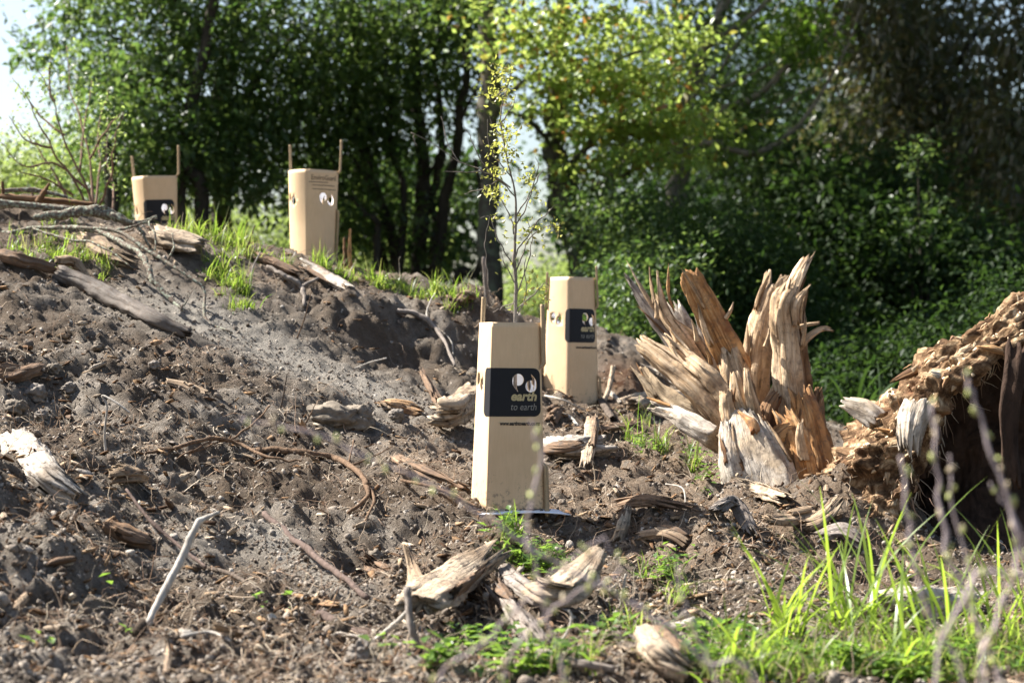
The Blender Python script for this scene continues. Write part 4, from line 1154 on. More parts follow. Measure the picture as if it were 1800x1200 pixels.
class Guard:
    def __init__(s, name, label, loc, wb, wt, h, rz, lean, bulge, group):
        s.wb, s.wt, s.h, s.bulge = wb, wt, h, bulge
        s.e = empty(name, loc, label, 'tree guard', group)
        s.e.rotation_euler = (lean[1], lean[0], rz)

    def corner(s, k, t):
        w = (s.wb + (s.wt - s.wb) * t) * 0.5
        sx, sy = [(-1, -1), (1, -1), (1, 1), (-1, 1)][k % 4]
        return np.array([sx * w, sy * w, t * s.h])

    def map(s, k, u, t, off=0.0):
        """u 0..1 across panel k from its left edge seen from outside (below 0: wraps onto the panel to its left), t height share"""
        if u < 0:
            return s.map(k - 1, 1 + u, t, off)
        a, b = s.corner(k, t), s.corner(k + 1, t)
        p = a + (b - a) * u
        n = [np.array([0, -1, 0.]), np.array([1, 0, 0.]), np.array([0, 1, 0.]), np.array([-1, 0, 0.])][k % 4]
        return p + n * (s.bulge * math.sin(math.pi * min(1, max(0, u))) * (0.75 + 0.25 * math.sin(5 * t + k)) + off)

    def add(s, name, V, F, mats, solid=None):
        o = obj(name, new_mesh(name, V, [np.array([f for f in F if len(f) == k]) for k in sorted({len(f) for f in F})], mats if isinstance(mats, list) else [mats]), s.e)
        if solid:
            md = o.modifiers.new('card_thickness', 'SOLIDIFY')
            md.thickness = solid
            md.offset = -1
            md.material_offset = 1 if len(o.data.materials) > 1 else 0
        return o

    def holes(s, k):
        r = s.hole_r
        wm = s.wb + (s.wt - s.wb) * s.hole_t
        cx, cy = (s.hole_side if k % 4 == 3 else s.hole_u) * wm, s.hole_t * s.h
        return [comma(cx - r * 1.12, cy + r * 0.55, r, False), comma(cx + r * 1.12, cy - r * 0.55, r, True)], wm

    def panels(s, hole_u=0.66, hole_t=0.675, hole_r=0.0142, side=0.5):
        s.hole_u, s.hole_t, s.hole_r, s.hole_side = hole_u, hole_t, hole_r, side
        for k in range(4):
            hs, wm = s.holes(k)
            W, F = sheet2d([(0, 0), (wm, 0), (wm, s.h), (0, s.h)], hs, 0.013)
            V = [s.map(k, x / wm, y / s.h) for x, y in W]
            o = s.add('panel', V, F.tolist(), [M['card'], M['liner']], 0.003)

    def patch(s, u0, u1, t0, t1, k=0):
        hs, wm = s.holes(k)
        x0, x1, y0, y1 = u0 * wm, u1 * wm, t0 * s.h, t1 * s.h
        r = 0.016
        P = []
        for cx, cy, a0 in ((x0 + r, y0 + r, 180), (x1 - r, y0 + r, 270), (x1 - r, y1 - r, 0), (x0 + r, y1 - r, 90)):
            for a in np.linspace(a0, a0 + 90, 6):
                P.append((cx + r * math.cos(math.radians(a)), cy + r * math.sin(math.radians(a))))
        W, F = sheet2d(P, hs, 0.013, (-0.0003, 0.0) if u0 < 0 else ())
        V = [s.map(k, x / wm, y / s.h, 0.0007) for x, y in W]
        s.patch_ob = s.add('printed_patch', V, F.tolist(), M['ink'])

    def text(s, body, u, t, size, mat, shear=0, bold=0, width=None, k=0, off=0.0012, parent=None, name='lettering'):
        V, F = text_mesh(body, size, shear, bold, width)
        wm = s.wb + (s.wt - s.wb) * t
        W = [s.map(k, u + x / wm, t + y / s.h, off) for x, y, _ in V]
        o = s.add(name, W, F, M[mat])
        if parent:
            o.parent = parent
        return o

    def stake(s, k, t0, t1, wid=0.0095, slots=(0.24, 0.76), d_out=0.0015):
        """square wooden stake threaded through two slots of corner k: inside the card between them, outside above and below"""
        n = 90
        ts = np.linspace(t0, t1, n)
        V = []
        for i, t in enumerate(ts):
            c = s.corner(k, min(t, 1.0)) if t <= 1 else s.corner(k, 1.0) + (s.corner(k, 1.0) - s.corner(k, 0.9)) * (t - 1) / 0.1
            if t > 1:
                c[2] = t * s.h
            d = np.array([c[0], c[1], 0]); d /= np.linalg.norm(d)
            q = np.array([-d[1], d[0], 0])
            out = np.interp(t, [slots[0] - .014, slots[0] + .014, slots[1] - .014, slots[1] + .014], [d_out, -0.014, -0.014, d_out])
            c = c + d * (out + wid * 0.5)
            j = wid * 0.5 * (1 + 0.05 * math.sin(t * 9 + k))
            for e_, f_ in ((-1, -1), (1, -1), (1, 1), (-1, 1)):
                V.append(c + d * e_ * j * 0.8 + q * f_ * j)
        F = []
        for i in range(n - 1):
            for j in range(4):
                F.append([i * 4 + j, i * 4 + (j + 1) % 4, i * 4 + 4 + (j + 1) % 4, i * 4 + 4 + j])
        F += [[3, 2, 1, 0], [n * 4 - 4, n * 4 - 3, n * 4 - 2, n * 4 - 1]]
        uv = np.c_[np.tile([0, .011, .022, .033], n), np.repeat(ts * 0.5, 4)]
        return obj('stake', new_mesh('stake', np.array(V), np.array(F), [M['lath']], uv), s.e)

GG = 'cardboard tree guards'
b1 = at(892, 890, 4.80)
G1 = Guard('tree_guard', 'nearest cardboard tree guard, in the centre, with a leafy sapling growing out of it', tuple(b1), 0.144, 0.119, 0.443, math.radians(16), (math.radians(0.7), 0), 0.002, GG)
G1.panels(side=0.30)
G1.patch(-0.34, 0.965, 0.495, 0.755)
G1.text('earth', 0.40, 0.582, 0.030, 'gold', 0.22, 0.0011, 0.064, parent=G1.patch_ob)
G1.text('to earth', 0.395, 0.530, 0.0235, 'greyink', 0.22, 0.0, 0.064, parent=G1.patch_ob)
G1.text('www.earthtoearth.co.nz', 0.19, 0.449, 0.0125, 'darkink', 0, 0.0005, 0.100)
G1.stake(3, 0.30, 1.14, slots=(-9, 9)); G1.stake(1, -0.04, 1.10)

b2 = at(1003, 714, 6.85)
G2 = Guard('tree_guard', 'cardboard tree guard standing behind and right of the nearest one, near the stump', tuple(b2), 0.138, 0.112, 0.443, math.radians(40), (math.radians(0.8), 0), 0.009, GG)
G2.panels(side=0.46)
G2.patch(-0.16, 0.92, 0.495, 0.755)
G2.text('earth', 0.36, 0.582, 0.030, 'gold', 0.22, 0.0011, 0.064, parent=G2.patch_ob)
G2.text('to earth', 0.355, 0.530, 0.0235, 'greyink', 0.22, 0.0, 0.064, parent=G2.patch_ob)
G2.text('www.earthtoearth.co.nz', 0.18, 0.449, 0.0125, 'darkink', 0, 0.0005, 0.100)
G2.stake(3, 0.30, 1.04); G2.stake(1, -0.02, 1.09)

b3 = at(549, 512, 7.35)
G3 = Guard('tree_guard', 'cardboard tree guard on the crest with small brown print and no black patch', tuple(b3), 0.112, 0.134, 0.443, math.radians(38), (math.radians(0.6), 0), 0.021, GG)
G3.panels(0.60, 0.76, 0.0150, 0.34)
G3.text('EnviroGuard', 0.10, 0.915, 0.026, 'fadeink', 0, 0.0002, 0.105)
G3.text('planted for the future', 0.12, 0.895, 0.008, 'fadeink', 0, 0, 0.090, name='small_print') if False else None
G3.stake(3, 0.20, 1.22, slots=(-9, 9)); G3.stake(1, -0.02, 1.26, slots=(0.68, 0.98), d_out=0.001)

b4 = at(281, 505, 8.0)
G4 = Guard('tree_guard', 'farthest cardboard tree guard at left, half hidden behind the crest and a lichen branch', tuple(b4), 0.108, 0.138, 0.443, math.radians(32), (math.radians(-3), 0), 0.019, GG)
G4.panels(0.66, 0.70, 0.0130, 0.36)
G4.patch(-0.12, 0.88, 0.50, 0.785)
G4.text('earth', 0.42, 0.602, 0.030, 'gold', 0.22, 0.0011, 0.062, parent=G4.patch_ob)
G4.text('to earth', 0.415, 0.548, 0.0235, 'greyink', 0.22, 0.0, 0.062, parent=G4.patch_ob)
G4.stake(3, 0.3, 1.20, slots=(-9, 9)); G4.stake(1, 0.0, 1.27, slots=(0.3, 1.0))

# the rules of small print under the heading of the third guard: three thin printed lines
for t_, u0_, u1_ in ((0.893, 0.03, 0.62), (0.868, 0.12, 0.86), (0.836, 0.12, 0.90)):
    nseg = 9
    us = np.linspace(u0_, u1_, nseg)
    V = [G3.map(0, u, t_, 0.001) for u in us] + [G3.map(0, u, t_ + 0.006, 0.001) for u in us]
    G3.add('printed_line', V, [[i, i + 1, nseg + i + 1, nseg + i] for i in range(nseg - 1)], M['fadeink'])

# white sheet laid under the nearest guard
W, F = sheet2d([(-0.088, -0.092), (0.135, -0.088), (0.090, 0.08), (-0.085, 0.085)], [], 0.03)
V = np.c_[W, 0.004 + 0.006 * vnoise(np.c_[W * 14, np.zeros(len(W))], 4)]
ra = math.radians(9)
V[:, :2] = V[:, :2] @ np.array([[math.cos(ra), math.sin(ra)], [-math.sin(ra), math.cos(ra)]])
o = obj('base_sheet', new_mesh('base_sheet', V + b1 + np.array([0.004, 0, -0.012]), F, [M['liner']]))
o.modifiers.new('sheet_thickness', 'SOLIDIFY').thickness = 0.0025
tag(o, 'white sheet lying flat under the nearest tree guard', 'sheet')

# ---------------------------------------------------------------- splintered stump
ST = empty('splintered_stump', tuple(drop(1370, 868)), 'torn orange stump with upright splinters standing right of the guards', 'tree stump')
def spl(pts, w, t, mat, seed, jag=0.2, face=(-0.2, -1, 0.15), twist=0.0, name='splinter', rough=0.24, jag0=0.04, label=None, n=40, m=30):
    P = np.array([at(a, b, d) for a, b, d in pts])
    w = [x * (1.0 if label else .9) for x in w]
    V, F, uv = splinter(P, [x / FPX * pts[0][2] for x in w], [x / FPX * pts[0][2] for x in t], face, seed, jag * 1.1, jag0, rough, n=n, m=m, twist=twist)
    o = build(name, V, F, M[mat], ST, uv, False)
    g = np.random.default_rng(seed)
    if max(w) > 24 and name == 'splinter':
        # thin torn slivers standing off its face and tip
        C = catmull(P, 40)
        for k in range(2):
            i0 = int(g.uniform(.25, .75) * 39); i1 = min(39, i0 + int(g.uniform(.25, .5) * 39))
            s_ = max(w) / FPX * pts[0][2]
            T = C[min(39, i1)] - C[i0]
            S = np.cross(T, face); S /= np.linalg.norm(S) + 1e-9
            Q = C[[i0, (i0 + i1) // 2, i1]] + S * g.uniform(-.45, .45) * s_ + np.array([0, -.3, .05]) * s_ * g.uniform(.4, .8)
            Q[2] += T * g.uniform(.05, .3) + S * g.normal(0, .12) * s_
            ws = s_ * g.uniform(.10, .28)
            V, F, uv = splinter(Q, [ws * .7, ws, ws * .15], [ws * .6, ws * .6, ws * .12], np.array(face) + g.normal(0, .4, 3), seed * 5 + k, .3, .15, .3, n=16, m=12)
            build('sliver', V, F, M[[mat, 'tan', 'orange', 'brown'][int(g.integers(0, 4))]], ST, uv, False)
    if label:
        o['label'] = label
    return o
spl([(1290, 745, 5.70), (1215, 640, 5.72), (1150, 555, 5.76), (1096, 480, 5.80)], [46, 44, 32, 5], [34, 30, 20, 4], 'grey', 301, 0.12, label='long grey weathered splinter leaning left')
spl([(1265, 700, 5.66), (1205, 600, 5.68), (1165, 545, 5.7), (1154, 474, 5.72)], [40, 34, 24, 6], [26, 22, 16, 4], 'tan', 302, 0.25)
spl([(1290, 700, 5.74), (1225, 610, 5.76), (1178, 528, 5.80)], [60, 58, 34], [30, 26, 14], 'white', 303, 0.2)
spl([(1300, 660, 5.62), (1262, 580, 5.60), (1232, 520, 5.58), (1206, 472, 5.57)], [56, 52, 48, 36], [18, 16, 13, 10], 'orange', 304, 0.07, rough=0.12, label='flat orange plank-like splinter with a blunt end')
spl([(1320, 790, 5.62), (1305, 710, 5.60), (1292, 660, 5.60), (1278, 605, 5.62)], [72, 70, 62, 44], [60, 56, 46, 30], 'tan', 305, 0.2)
spl([(1315, 780, 5.66), (1325, 660, 5.70), (1340, 570, 5.73), (1366, 478, 5.76)], [54, 54, 50, 40], [36, 34, 30, 20], 'tan', 306, 0.10, rough=0.16, label='broad tan splinter leaning right in the middle')
spl([(1415, 800, 5.56), (1390, 690, 5.58), (1382, 600, 5.60), (1378, 535, 5.60), (1400, 500, 5.62)], [64, 58, 54, 52, 40], [52, 46, 42, 38, 26], 'tan', 308, 0.12, rough=0.16, label='tall tan splinter column at the right of the stump')
spl([(1385, 560, 5.62), (1392, 515, 5.64), (1408, 478, 5.66), (1426, 446, 5.68)], [30, 28, 22, 12], [22, 20, 15, 9], 'tan', 309, 0.18)
spl([(1420, 760, 5.64), (1408, 640, 5.66), (1402, 560, 5.68), (1412, 505, 5.70)], [36, 34, 30, 18], [30, 26, 20, 12], 'brown', 310, 0.2)
spl([(1404, 612, 5.60), (1425, 590, 5.60), (1448, 577, 5.60), (1468, 581, 5.60)], [16, 14, 12, 8], [10, 10, 9, 6], 'tan', 311, 0.2)
spl([(1400, 575, 5.64), (1420, 570, 5.64), (1442, 567, 5.64)], [9, 8, 6], [7, 6, 5], 'tan', 312, 0.2)
spl([(1300, 770, 5.52), (1235, 690, 5.55), (1175, 640, 5.6), (1120, 597, 5.66)], [66, 64, 52, 30], [40, 36, 28, 14], 'tan', 313, 0.15, face=(0.1, -1, 0.4), label='low tan splinter slanting down to the left')
spl([(1295, 720, 5.50), (1240, 655, 5.54), (1200, 620, 5.6), (1170, 585, 5.62)], [40, 40, 34, 20], [28, 26, 20, 12], 'tan', 314, 0.2)
spl([(1300, 790, 5.56), (1230, 740, 5.6), (1160, 690, 5.66), (1128, 645, 5.7)], [52, 50, 42, 22], [40, 36, 28, 14], 'pale', 315, 0.2)
spl([(1330, 790, 5.46), (1316, 740, 5.44), (1300, 700, 5.44), (1290, 652, 5.46)], [40, 38, 32, 14], [26, 22, 18, 8], 'tan', 316, 0.2)
spl([(1340, 780, 5.44), (1326, 720, 5.42), (1316, 680, 5.42), (1312, 646, 5.44)], [26, 24, 20, 8], [20, 18, 14, 6], 'tan', 317, 0.2)
spl([(1290, 760, 5.42), (1280, 725, 5.42), (1276, 684, 5.43)], [34, 32, 26], [26, 24, 18], 'tan', 318, 0.12)
spl([(1445, 862, 5.44), (1432, 790, 5.46), (1416, 720, 5.5), (1405, 680, 5.52)], [74, 70, 60, 40], [60, 54, 44, 30], 'orange', 319, 0.15)
spl([(1425, 880, 5.36), (1412, 820, 5.36), (1396, 760, 5.40), (1372, 720, 5.44)], [56, 56, 54, 36], [40, 36, 30, 20], 'orange', 320, 0.22)
spl([(1412, 810, 5.34), (1405, 770, 5.34), (1408, 735, 5.35)], [24, 20, 8], [14, 10, 5], 'tan', 321, 0.2)
spl([(1352, 890, 5.30), (1335, 840, 5.32), (1312, 785, 5.36), (1298, 724, 5.42)], [116, 108, 90, 56], [40, 38, 32, 24], 'white', 322, 0.16, face=(-0.45, -0.85, 0.35), label='broad bleached bark face at the front of the stump', n=50, m=40, rough=0.12)
spl([(1300, 868, 5.31), (1288, 820, 5.33), (1280, 770, 5.37), (1278, 735, 5.41)], [46, 44, 36, 22], [26, 24, 20, 12], 'white', 329, 0.25, rough=0.2)
spl([(1398, 885, 5.30), (1380, 830, 5.32), (1350, 770, 5.36), (1330, 730, 5.40)], [40, 38, 34, 24], [24, 22, 18, 12], 'white', 323, 0.15, rough=0.15)
spl([(1440, 760, 5.56), (1436, 720, 5.58), (1440, 680, 5.60)], [36, 30, 14], [22, 18, 8], 'brown', 324, 0.2)
spl([(1345, 760, 5.50), (1352, 720, 5.52), (1368, 690, 5.54)], [36, 34, 20], [26, 22, 12], 'brown', 325, 0.2)
spl([(1350, 790, 5.40), (1380, 760, 5.40), (1400, 752, 5.42)], [40, 44, 30], [30, 30, 20], 'orange', 326, 0.2)
spl([(1340, 850, 5.55), (1345, 780, 5.58), (1350, 720, 5.6)], [130, 100, 60], [90, 70, 40], 'brown', 327, 0.1, name='stump_core', rough=0.15)
spl([(1255, 770, 5.46), (1215, 745, 5.5), (1180, 725, 5.56), (1140, 712, 5.6)], [46, 44, 34, 18], [34, 30, 22, 12], 'white', 328, 0.2)
for k, (a, b, c, e_) in enumerate([(1155, 560, 1150, 520), (1250, 640, 1238, 610), (1275, 560, 1290, 530), (1345, 610, 1352, 575), (1395, 690, 1398, 650), (1225, 600, 1215, 560), (1410, 610, 1416, 545), (1310, 690, 1300, 660), (1350, 700, 1362, 665)]):
    spl([(a, b, 5.58), ((a + c) / 2 + 2, (b + e_) / 2, 5.57), (c, e_, 5.57)], [11, 8, 2], [8, 6, 2], ['tan', 'orange', 'tan'][k % 3], 340 + k, 0.2, n=14, m=10)

# ---------------------------------------------------------------- hollow rotten log at the right
RIM = [(1395, 925, 5.2), (1440, 880, 5.2), (1470, 845, 5.18), (1500, 795, 5.14), (1540, 725, 5.10), (1590, 665, 5.06), (1640, 612, 5.03), (1700, 585, 5.0), (1760, 548, 5.0), (1830, 530, 5.0), (1930, 520, 5.0), (2060, 540, 5.0)]
LIP = [(1430, 965, 5.0), (1490, 955, 4.98), (1535, 930, 4.95), (1567, 885, 4.92), (1594, 832, 4.90), (1626, 762, 4.88), (1665, 692, 4.86), (1720, 642, 4.85), (1790, 602, 4.85), (1850, 590, 4.85), (1930, 590, 4.85), (2060, 610, 4.85)]
RW = np.array([at(*p) for p in RIM]); LW = np.array([at(*p) for p in LIP])
nl = 210
RW, LW = catmull(RW, nl), catmull(LW, nl)
tt = np.linspace(0, 1, nl)
zg = base_h(RW[:, 0], RW[:, 1])
back = RW + np.c_[np.zeros(nl), np.full(nl, 0.42), np.zeros(nl)]; back[:, 2] = zg - 0.08
midb = RW * 0.62 + back * 0.38 + np.array([0, 0.10, 0.05])
under = LW + np.c_[np.full(nl, 0.03), 0.07 + 0.10 * np.clip(tt * 2, 0, 1), -0.03 - 0.02 * tt]
hol = under + np.c_[np.full(nl, 0.02), 0.07 * np.ones(nl), -(under[:, 2] - zg) * 0.45]
foot = under.copy(); foot[:, 1] -= 0.12; foot[:, 2] = zg - 0.10
prof = [back, midb, RW, (RW + LW) / 2 + np.array([-0.012, -0.03, 0.028]), LW, under, hol, foot]
ks = np.linspace(0, len(prof) - 1, 132)
grid = np.stack([catmull(np.array([p[i] for p in prof]), 132) for i in range(nl)], 0)     
Pq = grid.reshape(-1, 3)
du = np.gradient(grid, axis=0); dv = np.gradient(grid, axis=1)
Nq = np.cross(du, dv); Nq /= np.linalg.norm(Nq, axis=2, keepdims=True) + 1e-9
Nq = Nq.reshape(-1, 3)
ax = (RW[-1] - RW[0]) / np.linalg.norm(RW[-1] - RW[0])
al = (Pq @ ax)[:, None]
across = np.c_[Pq[:, 1] * 1.0, Pq[:, 2] - Pq[:, 0] * 0.5, al[:, 0] * 0.25]
Pa = Pq - ax[None] * al * 0.68
disp = 0.042 * vnoise(Pa / 0.10, 5) + 0.034 * (np.abs(vnoise(Pa / 0.045, 6)) - 0.35) + 0.020 * vnoise(across / 0.016, 8) + 0.012 * (np.abs(vnoise(Pa / 0.016, 9)) - 0.3) + 0.006 * vnoise(Pq / 0.010, 10)
ke = np.tile(ks, nl)
Pq = Pq + Nq * disp[:, None]
iu = np.arange(nl - 1)[:, None] * 132 + np.arange(131)[None]
LF = np.stack([iu, iu + 132, iu + 133, iu + 1], -1).reshape(-1, 4)
kf = np.tile(ks[:-1], nl - 1)
def rotten_material():
    m, nt, b, out = nodes('rotten_rind')
    P = mapped(nt, 'Object', (1, 1, 1))
    a = noise_tex(nt, P, 22, 5, 0.65, 0.5)
    f = noise_tex(nt, mapped(nt, 'UV', (90, 9, 1)), 1.0, 5, 0.65, 0.8)
    c = ramp(nt, a, [(0.38, (0.06, 0.036, 0.021)), (0.49, (0.175, 0.105, 0.058)), (0.58, (0.36, 0.25, 0.145)), (0.68, (0.60, 0.49, 0.34))])
    r = noise_tex(nt, P, 9, 4, 0.6, 0.3)
    c = mixc(nt, ramp(nt, r, [(0.58, (0, 0, 0)), (0.68, (0.5, 0.5, 0.5))]), c, (0.22, 0.10, 0.05))
    c = mixc(nt, 1.0, c, ramp(nt, f, [(0.32, (0.42, 0.38, 0.34)), (0.6, (1, 1, 1))]), 'MULTIPLY')
    nt.links.new(c, b.inputs['Base Color'])
    b.inputs['Roughness'].default_value = 0.95
    b.inputs['Specular IOR Level'].default_value = 0.08
    s = N(nt, 'ShaderNodeMath', operation='ADD')
    nt.links.new(a, s.inputs[0]); nt.links.new(f, s.inputs[1])
    bump(nt, b, s.outputs[0], 0.9, 0.012)
    return m
M['rind'] = rotten_material()
M['heart'] = bark_mat('shade_dark_heartwood', (0.012, 0.008, 0.006), (0.07, 0.042, 0.028), scale=18, stretch=0.5, bumpd=0.02)  # brown wood darkened so its colour holds the shade of the hollow
LG = empty('rotten_log', tuple(drop(1560, 950)), 'large hollow rotten log rising to the right edge with a dark open side', 'log')
uvq = np.c_[np.tile(np.linspace(0, 1.1, 132), nl), np.repeat(np.linspace(0, 2.0, nl), 132)]
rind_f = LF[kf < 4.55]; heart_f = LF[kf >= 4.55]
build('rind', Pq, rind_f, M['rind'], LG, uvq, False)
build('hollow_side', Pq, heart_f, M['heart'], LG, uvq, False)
def lspl(pts, w, t, mat, seed, jag=0.25, face=(-0.2, -1, 0.3), name='bark_flake', n=26, m=24, label=None, rough=0.25):
    P = np.array([at(a, b, d) for a, b, d in pts])
    V, F, uv = splinter(P, [x / FPX * pts[0][2] for x in w], [x / FPX * pts[0][2] for x in t], face, seed, jag, 0.15, rough, n=n, m=m)
    o = build(name, V, F, M[mat], LG, uv, False)
    if label:
        o['label'] = label
lspl([(1618, 700, 4.86), (1606, 740, 4.83), (1600, 780, 4.82), (1606, 818, 4.82)], [46, 50, 38, 22], [14, 14, 12, 8], 'white', 401, 0.45, rough=0.34, label='white bark flap hanging over the dark hollow', n=40, m=34)
lspl([(1545, 742, 5.02), (1516, 720, 5.04), (1478, 704, 5.06)], [44, 40, 18], [26, 22, 10], 'white', 403, 0.3, label='white torn wood tip poking out to the left')
lspl([(1790, 560, 4.95), (1776, 540, 4.95), (1764, 528, 4.95)], [14, 12, 6], [10, 9, 5], 'tan', 407, 0.3)
lspl([(1790, 600, 4.80), (1785, 660, 4.76), (1775, 740, 4.74), (1780, 860, 4.72)], [40, 38, 30, 34], [30, 28, 24, 24], 'heart', 410, 0.15, label='dark bark column hanging at the right edge')
g_ = np.random.default_rng(5)
for k in range(16):
    i = int(g_.integers(12, nl - 70)); f = g_.uniform(0.0, 1.05)
    p = RW[i] * (1 - f) + LW[i] * f + np.array([0, -0.022, 0.012])
    a = g_.normal(0.85, 0.7) + (math.pi if g_.uniform() < .5 else 0); L = g_.uniform(0.04, 0.13)
    dirv = np.array([math.cos(a), -0.4 * abs(math.sin(a)), 0.8 * math.sin(a) - 0.1]); dirv /= np.linalg.norm(dirv)
    P = np.array([p - dirv * L / 2, p + np.array([0, -0.006, 0.003]), p + dirv * L / 2])
    V, F, uv = splinter(P, [L * .16, L * .26, L * .08], [L * .09, L * .11, L * .04], (-0.3, -0.8, 0.5), 430 + k, 0.45, 0.4, 0.3, n=16, m=16)
    build('bark_flake', V, F, M[['pale', 'tan', 'white', 'orange', 'brown', 'pale', 'tan'][k % 7]], LG, uv, False)

# crumbs of rotten wood clinging to the log and strewn round the stump
def crumbs(P0, g, lmin, lmax, name, parent, lift):
    n = len(P0)
    L = lmin * (lmax / lmin) ** (g.uniform(0, 1, n) ** 1.6)
    T = unit_(n, g); U = unit_(n, g)
    S = np.cross(U, T); S /= np.linalg.norm(S, axis=1, keepdims=True); U = np.cross(T, S)
    W = L * g.uniform(.2, .6, n); H = W * g.uniform(.2, .6, n)
    pts = []
    for a, b_, c_ in [(-.5, -.5, -.5), (.38, -.42, -.5), (.5, .1, -.4), (-.42, .5, -.5), (-.46, -.42, .5), (.36, -.3, .5), (.47, .14, .4), (-.5, .36, .5)]:
        j = g.uniform(.7, 1.3, (n, 3))
        pts.append(T * (L * a * j[:, 0])[:, None] + S * (W * b_ * j[:, 1])[:, None] + U * (H * c_ * j[:, 2])[:, None])
    V = np.stack(pts, 1) + P0[:, None]
    f = np.array([[0, 3, 2, 1], [4, 5, 6, 7], [0, 1, 5, 4], [1, 2, 6, 5], [2, 3, 7, 6], [3, 0, 4, 7]])
    F = (f[None] + (np.arange(n) * 8)[:, None, None]).reshape(-1, 4)
    o = build(name, V.reshape(-1, 3), F, M['chip'], parent)
    o['kind'] = 'stuff'
    return o
unit_ = lambda n, g: (lambda v: v / np.linalg.norm(v, axis=1, keepdims=True))(g.normal(size=(n, 3)))
gc = np.random.default_rng(77)
def fibres(P0, dirs, g, lmin, lmax, r, name, parent, mat):
    n = len(P0); k = 5
    L = lmin * (lmax / lmin) ** (g.uniform(0, 1, n) ** 1.5)
    C = np.zeros((n, k, 3)); C[:, 0] = P0
    D = dirs + g.normal(0, .45, (n, 3)); D /= np.linalg.norm(D, axis=1, keepdims=True)
    for i in range(1, k):
        D = D + g.normal(0, .28, (n, 3)) + np.array([0, 0, -.08]); D /= np.linalg.norm(D, axis=1, keepdims=True)
        C[:, i] = C[:, i - 1] + D * (L / (k - 1))[:, None]
    T = np.gradient(C, axis=1); T /= np.linalg.norm(T, axis=2, keepdims=True) + 1e-9
    S = np.cross(T, np.array([.3, -.8, .5])); S /= np.linalg.norm(S, axis=2, keepdims=True) + 1e-9
    B = np.cross(S, T)
    R = r * g.uniform(.4, 1.6, n)[:, None] * np.array([1, 1.1, .9, .6, .2])[None]
    fl = g.uniform(.25, 1.0, n)[:, None]
    V = np.stack([C + S * (R * 1.8)[..., None], C + B * (R * fl)[..., None], C - S * (R * 1.8)[..., None], C - B * (R * fl)[..., None]], 2)
    i = np.arange(k - 1)[:, None] * 4; j = np.arange(4)[None]
    f = np.stack(np.broadcast_arrays(i + j, i + (j + 1) % 4, i + 4 + (j + 1) % 4, i + 4 + j), -1).reshape(-1, 4)
    F = (f[None] + (np.arange(n) * k * 4)[:, None, None]).reshape(-1, 4)
    o = build(name, V.reshape(-1, 3), F, mat, parent)
    o['kind'] = 'stuff'
    return o
def fibre_material():
    m, nt, b, out = nodes('torn_fibre')
    geo = N(nt, 'ShaderNodeNewGeometry')
    nt.links.new(ramp(nt, geo.outputs['Random Per Island'], [(0, (0.10, 0.05, 0.025)), (.35, (0.30, 0.17, 0.08)), (.7, (0.48, 0.34, 0.20)), (1, (0.60, 0.50, 0.36))]), b.inputs['Base Color'])
    b.inputs['Roughness'].default_value = .85
    return m
M['fibre'] = fibre_material()
sel = np.where((ke > 1.2) & (ke < 4.5))[0]
ii_ = gc.choice(sel, 900)
fd = np.tile(np.array([-.55, -.25, -.75]), (900, 1)) * np.where(gc.uniform(size=(900, 1)) < .75, 1, -1)
fibres(Pq[ii_], fd, gc, .008, .040, .0020, 'torn_fibres', LG, M['fibre'])
# hanging rootlets under the lip
sel = np.where((ke > 4.3) & (ke < 5.2))[0]
ii_ = gc.choice(sel, 260)
fibres(Pq[ii_], np.tile(np.array([0, -.3, -1.0]), (260, 1)), gc, .03, .14, .0010, 'rootlets', LG, M['hair'])

# ---------------------------------------------------------------- trees and shrubs behind the bank
LM = {}
LM['evergreen'] = leaf_mat('leaf_evergreen', [(0.024, 0.047, 0.017), (0.042, 0.076, 0.026), (0.072, 0.112, 0.038), (0.048, 0.086, 0.030)], [(0.07, 0.14, 0.025), (0.14, 0.23, 0.045), (0.25, 0.34, 0.075)], 0.42, 0.42, 0.35)
LM['dark'] = leaf_mat('leaf_shade_dark', [(0.014, 0.028, 0.010), (0.024, 0.045, 0.014), (0.036, 0.060, 0.020)], [(0.04, 0.09, 0.015), (0.08, 0.14, 0.025)], 0.55, 0.32, 0.12)  # leaf green darkened to carry the shade of the wood in its colour
LM['beech'] = leaf_mat('leaf_beech', [(0.11, 0.20, 0.03), (0.17, 0.27, 0.045), (0.21, 0.30, 0.06), (0.13, 0.24, 0.04), (0.21, 0.30, 0.06), (0.13, 0.24, 0.04), (0.26, 0.13, 0.04)],
                       [(0.36, 0.52, 0.08), (0.48, 0.62, 0.13), (0.48, 0.54, 0.13), (0.35, 0.46, 0.08), (0.48, 0.57, 0.13), (0.35, 0.46, 0.08), (0.42, 0.16, 0.04)], 0.4, 0.5)
LM['lime'] = leaf_mat('leaf_lime', [(0.05, 0.10, 0.015), (0.08, 0.14, 0.022), (0.11, 0.18, 0.03)], [(0.16, 0.30, 0.03), (0.26, 0.40, 0.05)], 0.4, 0.5)
LM['gum'] = leaf_mat('leaf_gum', [(0.030, 0.045, 0.020), (0.050, 0.068, 0.030), (0.085, 0.080, 0.040), (0.050, 0.066, 0.030)], [(0.09, 0.13, 0.03), (0.15, 0.17, 0.05), (0.18, 0.13, 0.04)], 0.35, 0.35)
LM['bright'] = leaf_mat('leaf_pale_shrub', [(0.09, 0.13, 0.04), (0.14, 0.18, 0.06), (0.18, 0.21, 0.08)], [(0.26, 0.36, 0.08), (0.36, 0.44, 0.12)], 0.45, 0.5)

